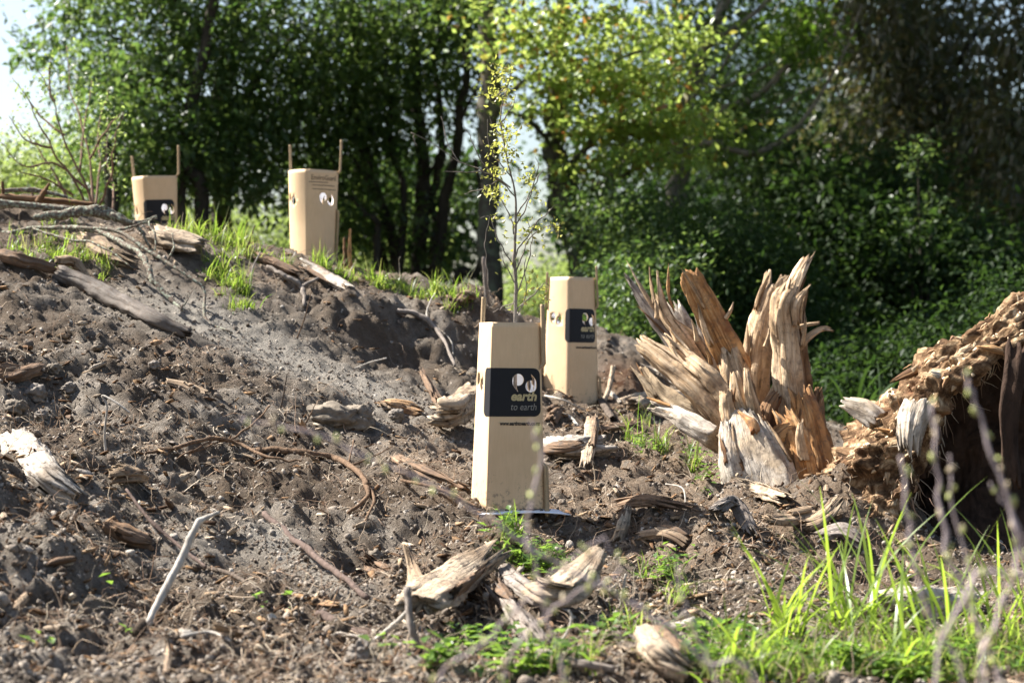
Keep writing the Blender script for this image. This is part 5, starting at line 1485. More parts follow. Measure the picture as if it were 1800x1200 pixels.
DENS = 0.72
def crown_points(blobs, g, per, sq=(1, 1, 0.62)):
    """blobs: (px, py, d, rx px, rz px, depth m, share); leaf spots gathered in twig-sized clumps"""
    P, out = [], []
    for px, py, d, rx, rz, ry, n, cl in blobs:
        c = at(px, py, d)
        R = np.array([rx / FPX * d, ry, rz / FPX * d])
        k = max(4, int(n * DENS / per))
        u = unit(k, g) * (g.uniform(0.05, 1, k) ** 0.42)[:, None]
        cc = c + u * R
        m = g.poisson(per, k) + 2
        i = np.repeat(np.arange(k), m)
        sp = cl * g.uniform(0.6, 1.5, k)[i]
        off = g.normal(size=(len(i), 3)) * sp[:, None] * np.array(sq)
        P.append(cc[i] + off)
        out.append(off / (np.linalg.norm(off, axis=1, keepdims=True) + 1e-9))
    return np.concatenate(P), np.concatenate(out)

def foliage(name, parent, blobs, mat, lf, seed, per=26, droop=0.2, asp=0.5, flat=0.6, sq=(1, 1, 0.62)):
    g = np.random.default_rng(seed)
    P, o_ = crown_points(blobs, g, per, sq)
    n = len(P)
    D = o_ * 0.7 + unit(n, g) * 0.8 + np.array([0, 0, -droop])
    Nn = unit(n, g) * (1 - flat) + np.array([0, 0, flat])
    L = lf * 1.28 * g.uniform(0.6, 1.35, n)
    V, F = leaves(P, D, Nn, L, L * asp * g.uniform(0.75, 1.25, n))
    o = build(name, V, F, mat, parent)
    o['kind'] = 'stuff'
    return o

def limb(parent, pts, r, mat, seed, name='limb', wob=0.02, sides=8):
    V, F, uv = tube(np.array([at(*p) for p in pts]), r, sides, max(12, 7 * len(pts)), wob, seed)
    return build(name, V, F, mat, parent, uv, True)

def tree(name, label, cat, base, trunks, limbs, blobs, leaf, lf, seed, bark='trunk_dark', group=None, crown='crown', **kw):
    px, d = base
    x = (px - 900) / FPX * d
    e = empty(name, (x, d, gz(x, d)), label, cat, group)
    zb = 600 + (CZ - e.location[2] + 0.1) / d * FPX
    for k, (pts, r) in enumerate(trunks):
        pts = [(pts[0][0], zb, pts[0][2])] + list(pts[1:]) if pts[0][1] is None else pts
        limb(e, pts, r, M[bark], seed + k, 'trunk')
    for k, (pts, r) in enumerate(limbs):
        limb(e, pts, r, M[bark if len(pts) < 9 else bark], seed + 40 + k, 'limb', 0.015, 6)
    for b, lm in (blobs if isinstance(blobs, list) and isinstance(blobs[0][0], list) else [(blobs, leaf)]):
        foliage(crown, e, b, LM[lm], lf, seed + 70, **kw)
        seed += 1
    return e

TG = 'trees behind the bank'
tree('evergreen_tree', 'dark evergreen tree with a thick straight trunk behind the two rear guards', 'tree', (390, 13),
     [([(392, None, 13), (390, 330, 13), (388, 250, 13), (400, 120, 13), (420, -60, 13), (430, -300, 13)], [.075, .07, .065, .06, .05, .03])],
     [([(388, 250, 13), (340, 160, 12.8), (270, 110, 12.6), (190, 60, 12.4)], [.035, .03, .02, .01]), ([(392, 230, 13), (450, 140, 12.9), (520, 60, 12.7)], [.035, .028, .012]),
      ([(400, 120, 13), (340, 40, 12.6), (280, -30, 12.3)], [.03, .022, .01]), ([(405, 100, 13), (480, 20, 13.2), (540, -60, 13.3)], [.03, .022, .01]), ([(390, 300, 13), (310, 250, 12.7), (215, 225, 12.5)], [.025, .018, .008])],
     [(260, 60, 12.6, 150, 120, 1.0, 4600, .12), (400, 130, 12.8, 190, 130, 1.1, 6500, .12), (540, 60, 13.0, 160, 150, 1.1, 5600, .12), (330, 240, 12.6, 150, 70, .9, 4500, .11), (480, 240, 13, 130, 80, .9, 4000, .11),
      (190, 150, 12.4, 70, 70, .7, 1700, .10), (230, -60, 12.6, 150, 90, 1, 4000, .14), (300, -150, 13, 170, 110, 1.0, 4500, .18), (85, 75, 12.4, 34, 22, .3, 260, .07), (60, 95, 12.4, 22, 18, .3, 140, .06), (125, 20, 12.4, 40, 40, .4, 380, .1)], 'evergreen', .042, 1000, group=TG)
tree('evergreen_tree', 'slim dark tree with a leaning double trunk just left of the middle guard', 'tree', (345, 12),
     [([(365, None, 12), (350, 350, 12), (335, 300, 12), (340, 150, 12.1), (420, -120, 12), (520, -380, 11.8)], [.05, .045, .04, .035, .03, .015]), ([(330, None, 12), (322, 360, 12), (312, 310, 12), (318, 230, 12)], [.03, .028, .022, .012])], [],
     [(250, 320, 12.2, 90, 45, .6, 1800, .10), (420, 320, 12.4, 90, 45, .6, 1700, .10), (330, 270, 12.2, 110, 50, .6, 2000, .10)], 'evergreen', .04, 1100, group=TG)
tree('grey_tree', 'dark grey trunk rising at far left behind the twiggy shrub', 'tree', (195, 11.5),
     [([(197, None, 11.5), (195, 330, 11.5), (193, 270, 11.5), (198, 210, 11.6)], [.04, .038, .03, .012])], [],
     [(170, 230, 11.6, 55, 70, .5, 900, .09), (215, 180, 11.6, 60, 90, .5, 1300, .09), (225, 300, 11.7, 35, 40, .4, 500, .09)], 'evergreen', .036, 1150, group=TG)
tree('multi_stemmed_tree', 'dark many-stemmed tree fanning up between the middle guard and the tall straight trunk', 'tree', (725, 13.5),
     [([(720, None, 13.5), (690, 440, 13.5), (655, 330, 13.4), (625, 200, 13.3), (618, 40, 13.2), (600, -150, 13.2)], [.05, .045, .038, .03, .024, .015]),
      ([(735, None, 13.6), (738, 430, 13.6), (742, 330, 13.6), (738, 220, 13.6), (725, 60, 13.6), (730, -150, 13.6)], [.06, .055, .05, .042, .035, .02]),
      ([(750, None, 13.4), (772, 420, 13.4), (790, 320, 13.4), (808, 210, 13.4), (822, 90, 13.4), (840, -150, 13.4)], [.045, .04, .036, .03, .024, .014]),
      ([(700, None, 13.8), (672, 450, 13.8), (648, 400, 13.8), (632, 300, 13.8), (650, 180, 13.8), (655, 0, 13.8)], [.035, .032, .028, .025, .02, .012]),
      ([(760, None, 13.7), (765, 440, 13.7), (762, 340, 13.7), (775, 240, 13.7), (765, 120, 13.7), (780, -60, 13.7)], [.035, .03, .028, .024, .02, .012]),
      ([(742, None, 13.3), (800, 505, 13.3), (835, 480, 13.3), (848, 440, 13.3), (850, 380, 13.3), (838, 280, 13.3)], [.03, .03, .028, .024, .02, .01]),
      ([(715, None, 13.4), (705, 440, 13.4), (712, 350, 13.4), (690, 250, 13.4), (680, 120, 13.4), (690, -80, 13.4)], [.03, .028, .026, .022, .016, .01]),
      ([(655, None, 13.1), (665, 440, 13.1), (650, 380, 13.1), (600, 330, 13.1), (575, 240, 13.1)], [.028, .026, .02, .016, .008])],
     [([(742, 330, 13.6), (775, 270, 13.5), (820, 230, 13.4)], [.018, .012, .006]), ([(808, 210, 13.4), (835, 160, 13.3), (850, 120, 13.3)], [.015, .01, .005]), ([(655, 330, 13.4), (610, 260, 13.3), (575, 200, 13.2)], [.018, .012, .006]), ([(690, 440, 13.5), (630, 410, 13.4), (570, 380, 13.2)], [.014, .01, .005])],
     [(620, 120, 13.4, 110, 120, 1, 5200, .13), (720, 60, 13.6, 130, 120, 1.1, 6000, .13), (800, 40, 13.6, 80, 110, .9, 2600, .13), (600, 250, 13.4, 80, 90, .8, 2800, .12), (690, 230, 13.7, 80, 90, .8, 2300, .12),
      (790, 190, 13.8, 60, 70, .7, 1000, .11), (620, 370, 13.5, 90, 60, .8, 2200, .11), (700, 400, 13.9, 80, 60, .8, 1300, .11), (800, 330, 14, 50, 70, .7, 700, .10), (620, -120, 13.9, 150, 90, .8, 2200, .18), (780, 440, 13.6, 50, 30, .5, 420, .1), (590, 420, 13.4, 60, 40, .6, 900, .1)], 'evergreen', .044, 1200, group=TG)
tree('tall_tree', 'single tall straight grey trunk rising behind the nearest guard', 'tree', (860, 12.5),
     [([(858, None, 12.5), (860, 430, 12.5), (862, 300, 12.5), (862, 150, 12.5), (858, 30, 12.5), (860, -250, 12.5)], [.072, .066, .062, .058, .052, .04])],
     [([(862, 200, 12.5), (900, 160, 12.4), (940, 120, 12.3)], [.02, .015, .008])],
     [(850, 20, 12.7, 60, 50, .4, 500, .1)], 'evergreen', .042, 1300, 'trunk_mid', group=TG)
tree('beech_tree', 'yellow-green beech with sunlit leaf sprays and a thick leaning trunk in the centre', 'tree', (1040, 13),
     [([(1045, None, 13), (1030, 470, 13), (1005, 390, 13), (985, 310, 12.9), (975, 220, 12.8), (985, 100, 12.7), (1000, -100, 12.6)], [.15, .13, .12, .09, .07, .05, .03]), ([(1030, 470, 13), (1052, 420, 13.1), (1060, 360, 13.2), (1090, 280, 13.3), (1110, 160, 13.3)], [.08, .06, .05, .04, .02])],
     [([(985, 310, 12.9), (1040, 250, 12.5), (1110, 210, 12.2), (1190, 200, 12.0)], [.03, .022, .015, .006]), ([(980, 260, 12.8), (930, 215, 12.4), (890, 190, 12.2)], [.02, .014, .006]), ([(978, 180, 12.8), (1050, 120, 12.4), (1130, 90, 12.1)], [.025, .018, .008]),
      ([(982, 120, 12.7), (930, 60, 12.4), (890, 20, 12.2)], [.02, .014, .008]), ([(1040, 330, 13), (1110, 300, 12.5), (1190, 260, 12.2)], [.022, .015, .006]), ([(1000, 380, 13), (1050, 330, 12.6), (1080, 320, 12.3)], [.014, .01, .005])],
     [(930, 40, 12.4, 90, 45, .7, 800, .11), (1040, 50, 12.3, 130, 45, .7, 1100, .11), (1000, 135, 12.4, 120, 26, .7, 1100, .10), (1110, 150, 12.2, 110, 28, .6, 1500, .10), (1175, 215, 12.1, 75, 24, .5, 1200, .09), (1080, 228, 12.3, 110, 24, .6, 1300, .09),
      (960, 192, 12.4, 70, 18, .5, 550, .09), (1140, 278, 12.2, 95, 20, .5, 800, .09), (1040, 300, 12.5, 80, 16, .5, 350, .09), (900, 90, 12.3, 50, 30, .4, 350, .09), (1180, 60, 12.4, 60, 40, .5, 500, .1), (1000, -60, 12.3, 180, 30, .6, 300, .12)], 'beech', .040, 1400, 'trunk_mid', per=16, flat=0.5, asp=0.62, sq=(1.3, 1.3, .30), group=TG)
tree('arching_tree', 'tree with bare grey arching branches and lime green leaves right of the beech', 'tree', (1180, 14.5),
     [([(1180, None, 14.5), (1185, 420, 14.5), (1190, 330, 14.5), (1200, 210, 14.4), (1225, 130, 14.3), (1260, 40, 14.2), (1300, -80, 14.2)], [.09, .08, .07, .06, .05, .04, .02])],
     [([(1198, 220, 14.4), (1280, 190, 14), (1340, 160, 13.8), (1390, 110, 13.7), (1440, 80, 13.6), (1480, 50, 13.6)], [.035, .028, .024, .02, .014, .006]), ([(1195, 200, 14.4), (1230, 100, 14.2), (1290, 50, 14), (1340, 10, 14), (1400, -40, 14)], [.03, .025, .02, .015, .006]),
      ([(1200, 240, 14.3), (1260, 255, 14), (1320, 270, 13.8), (1370, 250, 13.7), (1420, 200, 13.6), (1480, 100, 13.5), (1515, 10, 13.5)], [.026, .024, .022, .018, .014, .01, .005]), ([(1225, 130, 14.3), (1250, 60, 14.3), (1265, -40, 14.2)], [.02, .016, .01]),
      ([(1205, 60, 14.3), (1270, 30, 14.1), (1330, 20, 14)], [.016, .014, .006]), ([(1200, 180, 14.3), (1260, 130, 14.1), (1300, 70, 14), (1370, 20, 14)], [.014, .012, .01, .004]), ([(1210, 260, 14.2), (1280, 240, 14), (1350, 200, 13.8), (1430, 150, 13.6)], [.014, .012, .01, .004]),
      ([(1240, 160, 14.1), (1330, 130, 13.9), (1400, 70, 13.8)], [.012, .01, .004])],
     [(1300, 140, 14.3, 110, 80, .8, 1300, .11), (1260, 230, 14.4, 110, 60, .8, 1200, .11), (1360, 200, 14.2, 90, 50, .7, 700, .10), (1330, 300, 14.4, 120, 60, .8, 1300, .11), (1230, 40, 14.6, 100, 80, .8, 1100, .11), (1330, 0, 14.4, 90, 40, .6, 500, .10)], 'evergreen', .044, 1500, 'limb_grey', group=TG)
foliage('leaf_spray', bpy.data.objects['arching_tree'], [(1400, 60, 13.5, 75, 50, .4, 1300, .10), (1290, 240, 13.9, 60, 30, .4, 350, .1)], LM['lime'], .044, 1590)
tree('gum_tree', 'tall dark olive gum tree filling the upper right with hanging leaves', 'tree', (1600, 17),
     [([(1600, None, 17), (1605, 400, 17), (1600, 250, 17), (1590, 100, 17), (1600, -150, 17)], [.16, .14, .12, .1, .06])],
     [([(1600, 250, 17), (1660, 150, 16.6), (1720, 60, 16.3)], [.06, .04, .02]), ([(1600, 200, 17), (1540, 110, 16.6), (1490, 20, 16.3)], [.06, .04, .02])],
     [(1540, 60, 16.6, 140, 130, 1.6, 3600, .16), (1640, 130, 16.8, 120, 150, 1.6, 3800, .16), (1580, 260, 16.8, 160, 120, 1.6, 7500, .16), (1700, 300, 17.0, 100, 100, 1.4, 3000, .15), (1600, 380, 17.2, 200, 90, 1.5, 6500, .16), (1560, -140, 17, 200, 120, 1.6, 2600, .22), (1690, 30, 16.6, 60, 50, .9, 450, .13)], 'gum', .085, 1600, 'trunk_dark', droop=0.9, asp=0.33, flat=0.25, group=TG)
tree('gum_tree', 'russet tipped gum tree cut off by the right edge with sky beside it', 'tree', (1830, 15),
     [([(1840, None, 15), (1835, 350, 15), (1825, 150, 15), (1830, -100, 15)], [.10, .09, .07, .04])],
     [([(1830, 300, 15), (1790, 240, 14.8), (1760, 200, 14.7)], [.03, .02, .01])],
     [(1775, 230, 14.9, 45, 70, .6, 1100, .12), (1790, 360, 15, 70, 80, .8, 2500, .13), (1840, 120, 15, 70, 100, .8, 1700, .13), (1765, 60, 15, 40, 40, .5, 420, .11), (1790, 460, 15, 80, 60, .8, 2200, .13), (1850, -80, 15, 120, 90, 1, 2500, .16)], 'gum', .075, 1700, 'trunk_dark', droop=0.8, asp=0.36, flat=0.3, group=TG)
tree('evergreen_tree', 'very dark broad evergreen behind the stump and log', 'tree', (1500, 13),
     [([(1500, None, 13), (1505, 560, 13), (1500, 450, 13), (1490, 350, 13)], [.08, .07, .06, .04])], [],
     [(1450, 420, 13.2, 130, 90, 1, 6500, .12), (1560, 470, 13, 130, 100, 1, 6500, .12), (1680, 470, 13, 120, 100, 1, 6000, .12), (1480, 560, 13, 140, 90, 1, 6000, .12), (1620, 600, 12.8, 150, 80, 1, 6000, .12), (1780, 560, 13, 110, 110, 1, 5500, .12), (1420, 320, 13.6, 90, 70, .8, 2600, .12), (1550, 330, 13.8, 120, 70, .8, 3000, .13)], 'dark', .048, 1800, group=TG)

# unseen foliage added above the picture to shade the trees and shrubs below
for nm, bb, lm, sd in (('evergreen_tree.001', [(420, -400, 11.6, 200, 100, .4, 1500, .2), (700, -400, 11.6, 300, 110, .4, 2700, .2), (980, -430, 11.6, 260, 110, .4, 2200, .2)], 'evergreen', 1160), ('evergreen_tree.002', [(1350, -450, 11, 330, 190, 1.4, 5000, .22), (1800, -450, 11, 330, 190, 1.4, 5000, .22), (1600, -480, 13.5, 420, 220, 1.2, 5000, .28)], 'dark', 1860), ('arching_tree', [(1150, -480, 15.6, 330, 260, 1.4, 5200, .3), (800, -500, 15.4, 330, 260, 1.3, 5200, .3), (480, -520, 15.6, 300, 200, 1.0, 2200, .3)], 'evergreen', 1560), ('gum_tree', [(1600, -420, 17, 420, 260, 1.6, 2400, .34), (1250, -560, 17.6, 330, 260, 1.5, 4200, .34)], 'gum', 1660), ('multi_stemmed_tree', [(420, -560, 17, 300, 180, 1.0, 1200, .3)], 'dark', 1260)):
    foliage('shade_crown', bpy.data.objects[nm], bb, LM[lm], .13, sd)

SG = 'shrubs behind the bank'
def shrub(label, base, blobs, leaf, lf, seed, stems=3, name='shrub', **kw):
    px, d = base
    x = (px - 900) / FPX * d
    e = empty(name, (x, d, gz(x, d)), label, 'shrub', SG)
    zb = 600 + (CZ - e.location[2] + 0.05) / d * FPX
    g = np.random.default_rng(seed)
    for k in range(stems):
        b = blobs[k % len(blobs)]
        limb(e, [(px + g.uniform(-15, 15), zb, d), ((px + b[0]) / 2 + g.uniform(-10, 10), (zb + b[1]) / 2, d), (b[0], b[1], b[2])], [.018, .012, .004], M['trunk_dark'], seed + k, 'stem', .01, 6)
    foliage('foliage', e, [(*b[:6], int(b[6] * 1.6), b[7]) for b in blobs], LM[leaf], lf * .76, seed + 9, **kw)
    return e
shrub('glossy green shrub with lit leaves between the rear guard and the stump', (1120, 10), [(1110, 590, 9.8, 70, 55, .5, 1800, .06), (1100, 520, 10, 80, 70, .6, 2400, .07), (1180, 480, 10.2, 90, 70, .6, 2600, .07), (1160, 560, 10, 80, 60, .5, 2000, .07)], 'evergreen', .034, 2000)
shrub('broad dark green shrub behind the stump', (1280, 10.6), [(1250, 430, 10.6, 110, 70, .7, 3200, .08), (1330, 490, 10.6, 100, 90, .7, 3200, .08), (1280, 580, 10.4, 130, 80, .7, 3600, .08), (1390, 560, 10.6, 80, 90, .6, 2600, .08), (1380, 660, 10.2, 120, 70, .6, 3000, .08)], 'dark', .036, 2050)
shrub('dull grey-green bush under the beech branches', (1080, 12), [(1070, 380, 12.2, 90, 70, .7, 2800, .09), (1160, 400, 12.4, 80, 70, .7, 2400, .09), (1100, 460, 12, 70, 50, .5, 1400, .08)], 'evergreen', .036, 2100)
shrub('pale bright bush glowing behind the sapling stem', (940, 16), [(950, 500, 16, 70, 45, .7, 1700, .09), (905, 520, 16, 50, 30, .6, 800, .08), (1000, 490, 16.5, 50, 40, .6, 900, .09)], 'bright', .04, 2150)
shrub('sunlit pale shrub glowing at far left behind the brush pile', (100, 13), [(60, 300, 13, 90, 60, .8, 2000, .10), (130, 330, 13, 90, 50, .7, 2000, .10), (20, 340, 13, 60, 50, .6, 1200, .1), (240, 350, 13.5, 60, 40, .6, 900, .10), (150, 260, 13, 60, 50, .6, 800, .1)], 'bright', .042, 2200)
shrub('sunlit low bush behind the middle guard', (470, 14), [(430, 400, 14, 90, 40, .7, 1700, .10), (560, 420, 14, 90, 40, .7, 1500, .10), (650, 450, 14.5, 70, 40, .6, 1100, .1), (330, 390, 14, 90, 40, .7, 1600, .1)], 'bright', .04, 2250)
shrub('bright green fern-like bush in the shade at upper right', (1620, 12.4), [(1615, 275, 12.4, 18, 34, .2, 160, .05), (1635, 360, 12.4, 40, 34, .3, 140, .06), (1600, 410, 12.4, 40, 26, .3, 120, .06)], 'evergreen', .036, 2300, per=16)
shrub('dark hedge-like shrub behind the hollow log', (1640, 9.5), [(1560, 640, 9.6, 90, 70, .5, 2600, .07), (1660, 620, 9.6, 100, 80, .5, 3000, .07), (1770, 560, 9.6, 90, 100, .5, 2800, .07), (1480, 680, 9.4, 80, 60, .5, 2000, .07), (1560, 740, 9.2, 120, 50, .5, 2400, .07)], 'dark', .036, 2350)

# the far wood that closes the view (reads as one mass)
g = np.random.default_rng(9)
bl = [(px, 560 - 10 * math.sin(px), 26 + 3 * math.sin(px * .7), 170, 170 if px > 1080 or px < 680 else 60, 2.5, 3000 if px > 1080 else 1100, .30) for px in range(-200, 2100, 130)]
bl += [(px, py, 22, 70, 60, 1.2, 900, .2) for px in (580, 640, 700, 755) for py in (340, 430)] + [(px, 430, 23, 70, 80, 1.2, 900, .2) for px in (1040, 1100)] + [(810, 330, 22, 40, 50, .8, 350, .2)]
bl += [(px, 150, 29, 190, 170, 2.5, 2600, .34) for px in range(1180, 1500, 130)]
bl += [(px, 330, 27, 190, 150, 2.5, 3200, .32) for px in range(1150, 1700, 130)]
P, o_ = crown_points(bl, g, 30)
n = len(P); L = .13 * g.uniform(.6, 1.3, n)
V, F = leaves(P, o_ + unit(n, g), unit(n, g), L, L * .6)
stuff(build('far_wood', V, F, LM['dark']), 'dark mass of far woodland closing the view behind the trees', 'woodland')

# ---------------------------------------------------------------- sapling in the nearest guard
M['sap'] = bark_mat('sapling_bark', (0.10, 0.085, 0.07), (0.26, 0.22, 0.18), scale=120, bumpd=0.001)
LM['sap'] = leaf_mat('leaf_sapling', [(0.13, 0.15, 0.03), (0.19, 0.20, 0.05), (0.16, 0.17, 0.04), (0.20, 0.13, 0.05)], [(0.34, 0.36, 0.06), (0.46, 0.46, 0.10), (0.40, 0.40, 0.08)], 0.4, 0.5)
SD = 4.84
SP = empty('sapling', tuple(at(905, 880, SD)), 'thin young sapling with small yellowish leaves growing out of the nearest guard', 'sapling')
def sap(pts, r, seed, name='twig', wob=.003):
    V, F, uv = tube(np.array([at(a, b, SD + (c[0] if c else 0)) for a, b, *c in pts]), r, 6, max(10, 6 * len(pts)), wob, seed)
    build(name, V, F, M['sap'], SP, uv, True)
sap([(905, 885), (906, 740), (906, 560), (907, 500), (904, 460), (906, 400), (906, 345), (896, 300), (884, 240), (880, 200), (893, 150), (900, 115)], [.0055, .005, .0048, .0042, .0038, .003, .0024, .002, .0016, .0012, .0008], 1, 'stem', .001)
TW = [[(906, 345), (880, 320), (850, 300), (810, 285), (775, 262), (724, 233)], [(810, 285), (790, 255), (776, 205)], [(850, 300), (815, 302), (780, 301)], [(876, 318), (840, 335), (818, 341)], [(724, 233), (735, 258)], [(896, 330), (850, 290), (830, 245), (815, 222)],
      [(906, 380), (935, 335), (950, 305), (965, 295)], [(906, 400), (930, 350), (945, 300), (942, 275)], [(905, 470), (880, 430), (868, 400), (862, 380), (845, 385)], [(906, 480), (930, 420), (960, 400), (990, 400)], [(905, 450), (930, 410), (965, 370), (982, 358)],
      [(907, 520), (925, 470), (935, 420), (925, 380)], [(906, 545), (935, 520), (955, 500), (968, 505)], [(907, 500), (890, 470), (880, 440)], [(906, 420), (896, 380), (880, 350), (870, 330)], [(906, 560), (925, 520), (922, 470), (930, 440)], [(900, 310), (880, 290), (862, 262), (858, 210)],
      [(906, 530), (885, 540), (868, 548)], [(860, 510), (856, 470), (853, 420), (862, 380)], [(884, 240), (868, 225), (860, 205)], [(882, 215), (900, 190), (905, 165)], [(893, 150), (880, 160), (872, 172)]]
for k, t in enumerate(TW):
    z = .05 * math.sin(k * 2.3)
    sap([(a, b, z * i / len(t)) for i, (a, b) in enumerate(t)], [.0018, .0013, .0006], 10 + k)
g = np.random.default_rng(21)
pts = []
for (px, py, rx, ry, n) in [(885, 130, 22, 22, 90), (875, 165, 26, 18, 90), (888, 230, 24, 22, 110), (875, 260, 24, 18, 70), (895, 275, 20, 20, 60), (868, 305, 28, 14, 60), (880, 345, 18, 18, 40), (925, 310, 14, 24, 50), (862, 340, 16, 14, 30), (940, 400, 36, 34, 60), (900, 420, 36, 50, 45), (975, 400, 22, 12, 22), (925, 500, 26, 40, 40), (870, 390, 16, 20, 16), (955, 520, 14, 20, 20), (945, 345, 14, 20, 16)]:
    u = g.normal(size=(n, 2)) * 0.55
    for a, b in u:
        pts.append(at(px + a * rx, py + b * ry, SD + g.normal(0, .035)))
pts = np.array(pts); n = len(pts); L = .012 * g.uniform(.6, 1.4, n)
V, F = leaves(pts, unit(n, g) + np.array([0, 0, .3]), unit(n, g), L, L * .55)
o = build('leaf_cluster', V, F, LM['sap'], SP); o['kind'] = 'stuff'

# twiggy budding shrub on the crest at far left
TS = empty('twiggy_shrub', tuple(at(165, 372, 7.6)), 'bare twiggy shrub just coming into leaf on the crest at far left', 'shrub')
M['twig'] = bark_mat('shrub_twig', (0.10, 0.06, 0.045), (0.26, 0.17, 0.12), scale=120, bumpd=0.001)
def tsp(pts, r, seed):
    V, F, uv = tube(np.array([at(a, b, 7.6 + .15 * math.sin(seed) * i) for i, (a, b) in enumerate(pts)]), r, 5, max(9, 5 * len(pts)), .006, seed)
    build('twig', V, F, M['twig'], TS, uv, True)
tips = []
for k, t in enumerate([[(165, 370), (140, 300), (110, 240), (95, 180), (65, 120)], [(163, 370), (158, 280), (140, 210), (122, 150), (118, 80)], [(168, 370), (175, 290), (172, 230), (190, 160)], [(120, 350), (80, 280), (50, 240), (30, 215)], [(155, 370), (120, 300), (90, 260), (60, 200), (40, 160)],
                       [(170, 370), (195, 310), (200, 260), (215, 200)], [(150, 330), (100, 290), (40, 290), (0, 250)], [(110, 240), (70, 200), (20, 135)], [(140, 300), (150, 220), (160, 140)], [(200, 372), (198, 330), (190, 290), (188, 210)], [(90, 260), (50, 250), (15, 205)], [(158, 280), (180, 240), (210, 200)], [(130, 340), (70, 310), (25, 300)], [(95, 180), (85, 140), (90, 100)]]):
    tsp(t, [.0055, .004, .0025, .0012], 50 + k)
    q = catmull(np.array([at(a, b, 7.6) for a, b in t]), 26)
    tips.append(q[6:])
g = np.random.default_rng(31)
q = np.concatenate(tips); q = np.repeat(q, 4, 0); q = q + g.normal(0, .022, q.shape); n = len(q); L = .016 * g.uniform(.5, 1.3, n)
V, F = leaves(q, unit(n, g), unit(n, g), L, L * .5)
o = build('leaf_buds', V, F, LM['bright'], TS); o['kind'] = 'stuff'

# ---------------------------------------------------------------- grass and weeds
LM['grass'] = leaf_mat('grass_blade', [(0.06, 0.11, 0.015), (0.10, 0.16, 0.022), (0.14, 0.19, 0.035), (0.26, 0.22, 0.11)], [(0.18, 0.32, 0.03), (0.30, 0.44, 0.045), (0.40, 0.40, 0.12)], 0.4, 0.5, 0.4)
LM['sedge'] = leaf_mat('sedge_blade', [(0.07, 0.13, 0.016), (0.11, 0.18, 0.024), (0.14, 0.20, 0.03), (0.09, 0.14, 0.04)], [(0.24, 0.40, 0.03), (0.36, 0.50, 0.05), (0.30, 0.42, 0.06)], 0.3, 0.5, 0.5)
LM['weed'] = leaf_mat('weed_leaf', [(0.06, 0.12, 0.02), (0.09, 0.16, 0.03), (0.12, 0.19, 0.04)], [(0.18, 0.32, 0.04), (0.28, 0.42, 0.06)], 0.35, 0.45, 0.5)

def grass_patch(label, spots, lmin, lmax, wid, seed, mat='grass', lean=(0.15, 1.9), name='grass'):
    """spots: (px, py, rx, ry, count) on the bank"""
    g = np.random.default_rng(seed)
    B = []
    for px, py, rx, ry, n in spots:
        c = drop(px, py)
        k = max(2, n // 20)
        cx = c[0] + g.normal(0, .5, k) * rx / FPX * c[1]; cy = c[1] + g.normal(0, .5, k) * ry / FPX * c[1] * 2.2
        i = g.integers(0, k, n)
        x = cx[i] + g.normal(0, .012, n); y = cy[i] + g.normal(0, .012, n)
        B.append(np.stack([x, y, ground_h(x, y) - .004], -1))
    P = np.concatenate(B); n = len(P)
    V, F = blades(P, (lmin + (lmax - lmin) * g.uniform(0, 1, n) ** 1.8) * np.repeat(g.uniform(.45, 1.25, (n + 19) // 20), 20)[:n], g.uniform(*lean, n), g.uniform(0, 6.28, n), wid * g.uniform(.6, 1.4, n), g, 5, 1.3)
    return stuff(build(name, V, F, LM[mat]), label, 'grass')
grass_patch('bright green grass growing along the crest between the two rear guards', [(345, 418, 40, 14, 240), (400, 432, 40, 14, 280), (375, 408, 50, 12, 150), (430, 450, 30, 15, 90)], .03, .14, .0036, 3001)
grass_patch('green grass clump on the crest at left beside the dead branch', [(90, 445, 50, 18, 240), (140, 470, 40, 18, 200), (60, 465, 50, 14, 130), (185, 480, 18, 14, 50), (30, 440, 30, 10, 60), (110, 405, 40, 14, 50), (125, 425, 20, 10, 40)], .02, .10, .0032, 3002)
grass_patch('short grass on the slope under the lichen-spotted bark slab', [(385, 490, 30, 24, 420), (410, 510, 30, 20, 320), (425, 545, 20, 14, 120), (465, 462, 20, 12, 80), (490, 470, 24, 10, 90)], .03, .09, .0032, 3003)
grass_patch('sunlit grass along the crest right of the middle guard', [(580, 475, 26, 10, 130), (650, 495, 40, 12, 250), (700, 510, 40, 12, 280), (760, 525, 40, 12, 290), (810, 537, 30, 10, 180), (600, 482, 40, 10, 120)], .025, .10, .0034, 3004)
grass_patch('thin yellow-green grass between the rear guard and the stump', [(1120, 775, 16, 14, 50), (1160, 795, 22, 14, 50), (1215, 830, 16, 12, 40), (1130, 745, 12, 8, 12)], .04, .14, .0034, 3005)
grass_patch('loose green grass below the nearest guard', [(885, 960, 24, 24, 60), (940, 990, 40, 24, 110), (980, 1015, 40, 20, 80)], .02, .085, .0030, 3006)
grass_patch('scattered grass blades in the lower centre', [(1160, 1010, 40, 20, 40), (1190, 1070, 50, 24, 50), (1110, 1110, 40, 24, 40), (1060, 1160, 60, 20, 50), (960, 1190, 60, 16, 50)], .03, .12, .0036, 3007)
grass_patch('dense fine grass filling the lower right corner', [(1330, 1185, 80, 22, 300), (1450, 1170, 100, 26, 560), (1600, 1170, 110, 26, 640), (1750, 1160, 90, 28, 600), (1400, 1200, 150, 20, 400), (1680, 1205, 160, 20, 500)], .02, .10, .0036, 3008, lean=(.4, 2.3))

